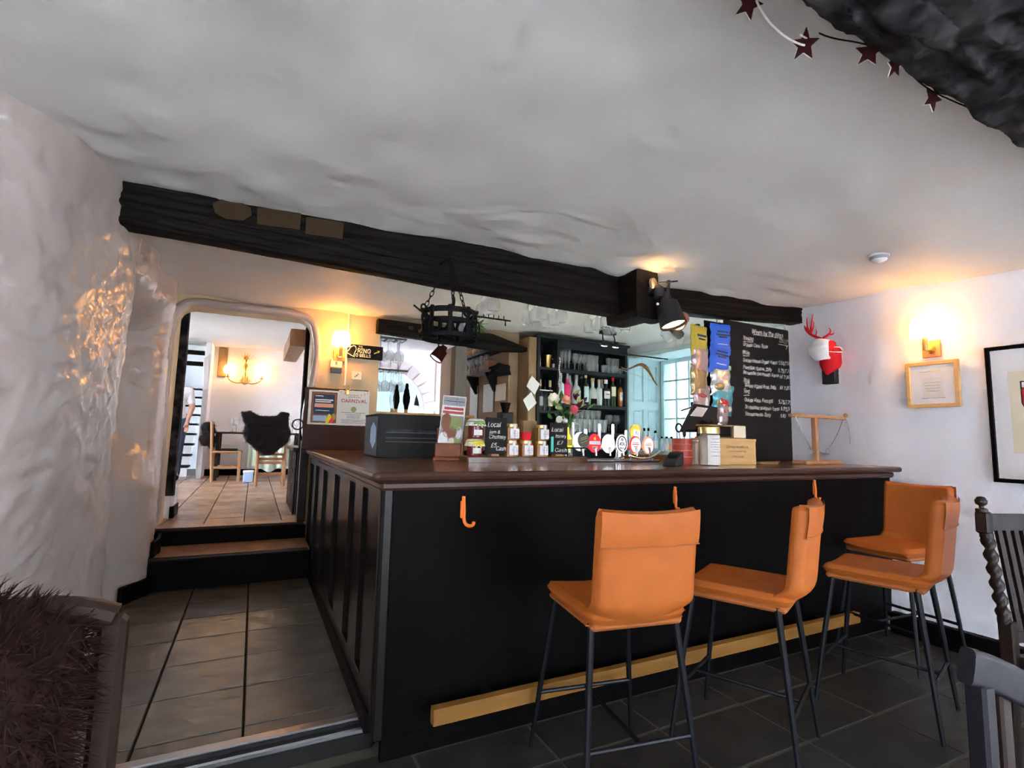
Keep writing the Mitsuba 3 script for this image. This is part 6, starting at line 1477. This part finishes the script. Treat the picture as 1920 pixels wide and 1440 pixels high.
# ================================================================== FRAMES ON THE RIGHT WALL
def frame(y0, z0, y1, z1, w, depth, m_, key, label, cat):
    k = thing(key, label, cat); xf = WX-.012
    put(k+'__frame', join(bx(xf-depth, xf, y0, y1, z1-w, z1, .003), bx(xf-depth, xf, y0, y1, z0, z0+w, .003), bx(xf-depth, xf, y1-w, y1, z0, z1, .003), bx(xf-depth, xf, y0, y0+w, z0, z1, .003)), m_, False)
    part(k, 'mount', bx(xf-depth*.45, xf-depth*.35, y0+w*.8, y1-w*.8, z0+w*.8, z1-w*.8, .001), 'm_white', False)
    part(k, 'glass', trimesh.Trimesh([[xf-depth*.7, y0+w*.6, z0+w*.6], [xf-depth*.7, y1-w*.6, z0+w*.6], [xf-depth*.7, y1-w*.6, z1-w*.6], [xf-depth*.7, y0+w*.6, z1-w*.6]], [[0, 1, 2], [0, 2, 3]]), 'm_pane', False)
    return k, xf-depth*.45
# certificate
tl, br = at(1697, 680, x=WX-.03), at(1803, 763, x=WX-.03)
k, xs_ = frame(br[1], at(1750, 764, x=WX-.03)[2], tl[1], at(1750, 677, x=WX-.03)[2], .026, .026, 'm_box_wood', 'framed_certificate', 'small pale wood frame with a certificate under the right wall lamp', 'picture frame')
cy, cz_ = (tl[1]+br[1])/2, at(1750, 720, x=WX-.03)[2]
part(k, 'print', bx(xs_-.001, xs_, cy-.06, cy+.06, cz_-.09, cz_+.045, .0003), 'm_paper', False)
part(k, 'emblem', stand(prism(ellipse(.042, .011), .001), xs_, cy-.02, cz_+.092, _XF), 'm_cream', False)
part(k, 'rule', join(bx(xs_-.001, xs_, cy-.06, cy+.075, cz_+.088, cz_+.091, .0003), *[bx(xs_-.0015, xs_, cy-w_, cy+w_, cz_+z_, cz_+z_+.003, .0002) for w_, z_ in ((.05, .01), (.045, -.01), (.05, -.03), (.04, -.05), (.07, -.098))]), 'm_print_grey', False)
# black framed picture with a red shield
tl, bl_ = at(1852, 656, x=WX-.03), at(1857, 898, x=WX-.03)
yl = (tl[1]+bl_[1])/2; z1, z0 = at(1852, 652, x=WX-.03)[2], at(1857, 903, x=WX-.03)[2]
k, xs_ = frame(yl-.62, z0, yl, z1, .024, .026, 'm_black_gloss', 'framed_picture', 'large black frame holding a heraldic shield print at the right edge', 'picture frame')
pz0, pz1 = at(1900, 850, x=WX-.03)[2], at(1893, 697, x=WX-.03)[2]
py1 = at(1893, 750, x=WX-.03)[1]
part(k, 'print', bx(xs_-.001, xs_, py1-.36, py1, pz0, pz1, .0003), 'm_cream', False)
yc_ = py1-.18
def shield(w, h): return Polygon([(-w, h*.5), (w, h*.5), (w, 0), (w*.8, -h*.25), (w*.45, -h*.45), (0, -h*.6), (-w*.45, -h*.45), (-w*.8, -h*.25), (-w, 0)])
part(k, 'shield_edge', stand(prism(shield(.128, .27), .0015), xs_-.0005, yc_, (pz0+pz1)/2+.055, _XF), 'm_charcoal', False)
part(k, 'shield', stand(prism(shield(.120, .255).intersection(sbox(-.2, -.3, .2, .09)), .002), xs_-.001, yc_, (pz0+pz1)/2+.055, _XF), 'm_red', False)
part(k, 'shield_chief', stand(prism(shield(.120, .255).intersection(sbox(-.2, .095, .2, .3)), .002), xs_-.001, yc_, (pz0+pz1)/2+.055, _XF), 'm_paper', False)

# ================================================================== DINING ROOM
SX, SZ = at(460, 700, y=DY-.1)[0], at(460, 712, y=DY-.1)[2]
k = thing('wall_sconce', 'lit brass two-arm wall sconce in the dining room', 'wall lamp')
put(k+'__plate', mv(lathe([(0, .02), (.06, .016), (.08, .0), (0, 0)], 24), SX, DY, SZ, rx=90), 'm_brass', 40)
part(k, 'column', mv(lathe([(0, -.10), (.02, -.08), (.035, -.03), (.018, .02), (.04, .08), (.02, .14), (.045, .22), (.02, .30), (.05, .36), (.03, .42), (0, .44)], 18), SX, DY-.08, SZ), 'm_brass', 40)
part(k, 'crest', join(*[leafm(np.array([SX, DY-.08, SZ+.34]), .16, .03, (math.sin(a), -.15, math.cos(a)), 0) for a in (-.7, -.35, 0, .35, .7)]), 'm_brass', True)
for s in (-1, 1):
    e = np.array([SX+s*.27, DY-.14, SZ+.02])
    part(k, 'arm', tube(spline([(SX, DY-.08, SZ-.02), (SX+s*.10, DY-.12, SZ-.07), (SX+s*.2, DY-.14, SZ-.05), tuple(e)], 16), .009, 8), 'm_brass')
    part(k, 'drip_pan', mv(lathe([(0, 0), (.04, .01), (.045, .018), (.012, .02), (.012, .07), (0, .07)], 18), *e), 'm_brass', 40)
    part(k, 'bulb', mv(lathe([(0, .06), (.055, .07), (.075, .13), (.06, .20), (.02, .235), (0, .24)], 20), *e), 'm_white', True, **emit((22, 12.5, 4.2)))
# timber plank niche on the wall
a, b = at(411, 657, y=DY-.02), at(424, 707, y=DY-.02)
single('wall_plank', bx(a[0], b[0], DY-.05, DY-.0, b[2], a[2]+.05, .01), 'm_tan_wood', 'narrow upright wooden plaque left of the brass sconce', 'plaque')
single('bright_panel', sheet([at(383, 672, y=9.7), at(391, 665, y=9.73), at(391, 729, y=9.73), at(381, 731, y=9.7)], .03), 'm_white', 'white panel hung on the end of the stair wall', 'panel', smooth=False)
# table and glasses
TZ = FZ+.765
k = thing('dining_table', 'long dining table against the far wall behind the two chairs', 'table')
put(k+'__top', bx(-.62, .80, 9.20, 10.0, TZ-.03, TZ, .006), 'm_dark_oak')
for x_ in (-.5, .68):
    for y_ in (9.3, 9.9): part(k, 'leg', bx(x_-.025, x_+.025, y_-.025, y_+.025, FZ, TZ-.03, .006), 'm_dark_oak')
for px, l in ((437, 'wine glass on the dining table, left of the black fur chair back'), (443, 'second wine glass on the dining table, close beside the left one'), (549, 'wine glass on the dining table, right of the black fur chair back'), (556, 'wine glass on the dining table, nearest the dark doorway post')):
    x_ = at(px, 800, y=9.4)[0]; gp['big'].place('dining_glass', TR(x_, 9.4, TZ), l, 'glass', None)
def dchair(l, fur_label, M, back=True):
    k = thing('wooden_chair', l, 'chair')
    W_, D_, Hs, Hb = .40, .40, .47, .92
    f = lambda m: mv(m, **M)
    part(k, 'seat', f(bx(-W_/2, W_/2, -D_/2, D_/2, Hs-.03, Hs, .008)), 'm_oak')
    for s in (-1, 1):
        part(k, 'back_post', f(rod([s*(W_/2-.02), -D_/2+.02, 0], [s*(W_/2-.02), -D_/2-.04, Hb], .021, 8)), 'm_oak')
        part(k, 'front_leg', f(bx(s*(W_/2-.02)-.02, s*(W_/2-.02)+.02, D_/2-.045, D_/2-.005, 0, Hs-.02, .004)), 'm_oak')
        part(k, 'side_rail', f(bx(s*(W_/2-.02)-.01, s*(W_/2-.02)+.01, -D_/2, D_/2-.02, .20, .235, .003)), 'm_oak')
    for z_ in (.16, .37, .70): part(k, 'back_rail', f(bx(-W_/2+.02, W_/2-.02, -D_/2+.005, -D_/2+.025, z_, z_+.04, .004)), 'm_oak')
    part(k, 'front_rail', f(bx(-W_/2+.02, W_/2-.02, D_/2-.035, D_/2-.015, .30, .34, .004)), 'm_oak')
    return k
c2 = (at(478, 913, z=FZ)+at(531, 911, z=FZ))/2
M2 = dict(x=c2[0], y=c2[1]+.18, z=FZ, rz=0)
dchair('wooden dining chair with its back to us, draped with black fur', None, M2)
fy = c2[1]-.05
pts = [(453, 773), (470, 772), (484, 781), (500, 783), (520, 780), (528, 773), (541, 776), (539, 798), (543, 812), (538, 828), (525, 838), (512, 850), (495, 852), (480, 842), (466, 828), (457, 815), (461, 798)]
pl = Polygon([at(px, py, y=fy)[[0, 2]] for px, py in pts]).buffer(.02).buffer(-.02)
import manifold3d as m3
def puffy(pl, depth, edge=.025, seed=1):
    m = prism(pl, depth); man = m3.Manifold(m3.Mesh(np.asarray(m.vertices, np.float32), np.asarray(m.faces, np.uint32))).refine_to_length(edge)
    mm = man.to_mesh(); v = np.array(mm.vert_properties[:, :3], float); f = np.array(mm.tri_verts)
    t = trimesh.Trimesh(v, f, process=True); trimesh.smoothing.filter_taubin(t, iterations=8)
    t.vertices += t.vertex_normals*((meshkit.fbm(t.vertices*14, 3, seed)-.45)*.05)[:, None]; return t
fm = puffy(pl, .16); fm.apply_transform(_YF); fm.apply_translation([0, fy+.02, 0])
k = thing('black_fur', 'black fur hide with two upright ears hanging over a dining chair back', 'fur throw'); put(k+'__hide', fm, 'm_fur_black', True)
def furry(k, base, n, L, mat_, seed):
    r = np.random.default_rng(seed); p, fi = trimesh.sample.sample_surface(base, n, seed=seed); N = base.face_normals[fi]
    D_ = N+r.normal(0, .45, (n, 3))+[0, 0, -.4]; D_ /= np.linalg.norm(D_, axis=1, keepdims=True); S = np.cross(D_, r.normal(0, 1, (n, 3))); S /= np.linalg.norm(S, axis=1, keepdims=True); S *= .003
    V = np.stack([p-S, p+S, p+D_*r.uniform(.4, 1, (n, 1))*L], 1).reshape(-1, 3)
    part(k, 'fur', trimesh.Trimesh(V, np.arange(3*n).reshape(-1, 3), process=False), mat_, False, kind='stuff')
furry(k, fm, 2500, .035, 'm_fur_black', 3)
c1 = (at(391, 904, z=FZ)+at(446, 903, z=FZ))/2
dchair('wooden dining chair seen from the side, facing right, a dark fur on its back', None, dict(x=c1[0]+.02, y=c1[1]+.18, z=FZ, rz=-90))
fb1 = bones({'a': (at(390, 802, y=c1[1]+.1), .085), 'b': (at(393, 815, y=c1[1]+.1), .10), 'c': (at(386, 826, y=c1[1]+.12), .085), 'd': (at(396, 832, y=c1[1]+.1), .06)}, [('a', 'b'), ('b', 'c'), ('b', 'd')], .03, 3)
fb1.vertices += fb1.vertex_normals*((meshkit.fbm(fb1.vertices*14, 3, 4)-.5)*.06)[:, None]
k = thing('dark_fur', 'bundle of dark brown fur over the side-on dining chair back', 'fur throw'); put(k+'__hide', fb1, 'm_fur_black', True); furry(k, fb1, 1200, .04, 'm_fur', 5)
single('seat_pad', bx(c1[0]-.12, c1[0]+.16, c1[1]+.02, c1[1]+.34, FZ+.472, FZ+.50, .012), 'm_fur_black', 'dark pad on the seat of the side-on dining chair', 'seat pad')
# pale cloth hanging under the table
q = at(505, 862, y=9.3)
def clothf(u, v): return np.stack([q[0]-.32+u*.62, 9.2+.05*np.sin(u*22)+.03*v, FZ+.18+.52*(1-v)+.05*np.sin(u*9)*v], -1)
single('white_cloth', grid(clothf, 40, 16), 'm_pale_cloth', 'pale green-white cloth hanging beneath the dining table', 'cloth', smooth=True)
k = thing('foot_stool', 'small pale blue box on the floor between the dining chairs', 'box')
q = at(463, 905, z=FZ); put(k+'__body', bx(q[0]-.06, q[0]+.08, q[1], q[1]+.2, FZ, FZ+.16, .01), 'm_sky_label'); part(k, 'lid', bx(q[0]-.066, q[0]+.086, q[1]-.006, q[1]+.206, FZ+.15, FZ+.175, .006), 'm_white')
# rail by the right doorway post (slatted, beyond the wall)
k = thing('slatted_rail', 'dark slatted rail running back from the doorway post into the dining room', 'railing')
put(k+'__top', bx(.345, .445, 5.32, 6.35, 1.085, 1.125, .008), 'm_rail_wood')
for i in range(9): part(k, 'slat', bx(.375, .415, 5.36+i*.115, 5.36+i*.115+.055, FZ, 1.085, .003), 'm_black_panel', False)
# stairs with white risers and the person beside them
k = thing('staircase', 'white staircase with dark treads at the far left of the dining room', 'stairs')
for i in range(9):
    y_ = 10.15+i*.24; z_ = FZ+.18*i
    part(k, 'riser', bx(-1.75, -.96, y_, y_+.02, z_, z_+.16, .002), 'm_white', False); part(k, 'tread', bx(-1.75, -.94, y_-.03, y_+.25, z_+.15, z_+.185, .004), 'm_black_wood', False)
for i, z_ in enumerate((2.36, 2.55)): single('stair_beam', bx(-1.9, -.84, 10.02, 10.09, z_, z_+.07, .004), 'm_beam', ('lower' if i == 0 else 'upper')+' dark timber bar across the top of the stair opening', 'beam')
PX_, PYy, PZ = at(327, 800, y=9.55)[0], 9.55, FZ
pk = thing('person', 'person in a pale T-shirt by the stairs, half hidden by the doorway, arm hanging down', 'person')
S_h = 1.70
def J_(x, y, z): return np.array([PX_+x, PYy+y, PZ+z])
Jt = {'hip': (J_(-.09, 0, .92), .115), 'hip2': (J_(.05, 0, .92), .115), 'waist': (J_(-.02, .0, 1.08), .125), 'chest': (J_(-.02, .01, 1.28), .135), 'shl': (J_(-.19, .01, 1.40), .06), 'shr': (J_(.15, .01, 1.40), .06), 'nk': (J_(-.02, 0, 1.44), .06), 'nk2': (J_(-.02, -.01, 1.53), .052), 'hd': (J_(-.02, -.015, 1.62), .088), 'chin': (J_(-.02, -.06, 1.555), .045),
      'el': (J_(-.25, .02, 1.13), .042), 'wl': (J_(-.26, -.08, .90), .028), 'er': (J_(.215, .02, 1.14), .042), 'wr': (J_(.17, -.06, .92), .029), 'kn': (J_(-.10, -.02, .50), .062), 'kn2': (J_(.07, -.02, .50), .062), 'an': (J_(-.10, .02, .09), .042), 'an2': (J_(.07, .02, .09), .042), 'toe': (J_(-.11, -.14, .04), .034), 'toe2': (J_(.09, -.14, .04), .034), 'ns': (J_(-.02, -.102, 1.605), .012)}
for s, w_, sx in (('l', 'wl', -1), ('r', 'wr', 1)):
    w0 = Jt[w_][0]; Jt['p'+s] = (w0+[0, -.02, -.06], .026)
    for i, (dx, L_) in enumerate(((-.024, .075), (-.008, .085), (.008, .08), (.023, .06))):
        Jt[f'k{s}{i}'] = (w0+[dx*.6, -.02+dx*.3, -.085], .011); Jt[f'm{s}{i}'] = (w0+[dx*.8, -.035, -.085-L_*.55], .0095); Jt[f't{s}{i}'] = (w0+[dx*.8, -.055, -.085-L_], .0085)
    Jt['a'+s] = (w0+[-sx*.02, -.03, -.05], .013); Jt['b'+s] = (w0+[-sx*.035, -.055, -.095], .010)
lk = [('hip', 'hip2'), ('hip', 'waist'), ('hip2', 'waist'), ('waist', 'chest'), ('chest', 'shl'), ('chest', 'shr'), ('chest', 'nk'), ('shl', 'nk'), ('shr', 'nk'), ('nk', 'nk2'), ('nk2', 'hd'), ('hd', 'chin'), ('hd', 'ns'), ('shl', 'el'), ('el', 'wl'), ('shr', 'er'), ('er', 'wr'), ('hip', 'kn'), ('kn', 'an'), ('hip2', 'kn2'), ('kn2', 'an2'), ('an', 'toe'), ('an2', 'toe2')]
for s, w_ in (('l', 'wl'), ('r', 'wr')):
    lk += [(w_, 'p'+s), (w_, 'a'+s), ('a'+s, 'b'+s)]+[('p'+s, f'k{s}{i}') for i in range(4)]+[(f'k{s}{i}', f'm{s}{i}') for i in range(4)]+[(f'm{s}{i}', f't{s}{i}') for i in range(4)]
part(pk, 'body', bones(Jt, lk, .016, 3), 'm_skin', True)
g = lambda a, d=.012: (Jt[a][0], Jt[a][1]+d)
JS = {a: g(a) for a in ('hip', 'hip2', 'waist', 'chest', 'shl', 'shr')}; JS['sl'] = (Jt['shl'][0]*.35+Jt['el'][0]*.65, .058); JS['sr'] = (Jt['shr'][0]*.35+Jt['er'][0]*.65, .058); JS['nk'] = (Jt['nk'][0]-[0, 0, .03], .068)
part(pk, 'shirt', bones(JS, [('hip', 'hip2'), ('hip', 'waist'), ('hip2', 'waist'), ('waist', 'chest'), ('chest', 'shl'), ('chest', 'shr'), ('shl', 'nk'), ('shr', 'nk'), ('shl', 'sl'), ('shr', 'sr')], .02, 3), 'm_shirt', True, label='pale T-shirt')
JP = {a: g(a, .014) for a in ('hip', 'hip2', 'kn', 'kn2', 'an', 'an2')}
part(pk, 'trousers', bones(JP, [('hip', 'hip2'), ('hip', 'kn'), ('kn', 'an'), ('hip2', 'kn2'), ('kn2', 'an2')], .02, 3), 'm_jeans', True, label='dark trousers')
part(pk, 'hair', bones({'a': (J_(-.02, .01, 1.645), .092), 'b': (J_(-.02, .035, 1.59), .080), 'c': (J_(-.02, -.035, 1.69), .050)}, [('a', 'b'), ('a', 'c')], .015, 2), 'm_hair', True, label='short dark hair')
for s in (-1, 1): part(pk, 'eye', sphere(J_(-.02+s*.032, -.088, 1.625), .010, 1), 'm_white', True); part(pk, 'ear', sphere(J_(-.02+s*.088, -.01, 1.61), [.012, .022, .03], 1), 'm_skin', True)
part(pk, 'mouth', sphere(J_(-.02, -.098, 1.567), [.022, .006, .006], 1), 'm_print_red', True)
for a in ('', '2'): part(pk, 'shoe', bones({'h': (Jt['an'+a][0]+[0, .02, -.04], .045), 't': (Jt['toe'+a][0], .040)}, [('h', 't')], .02, 2), 'm_black_cloth', True)
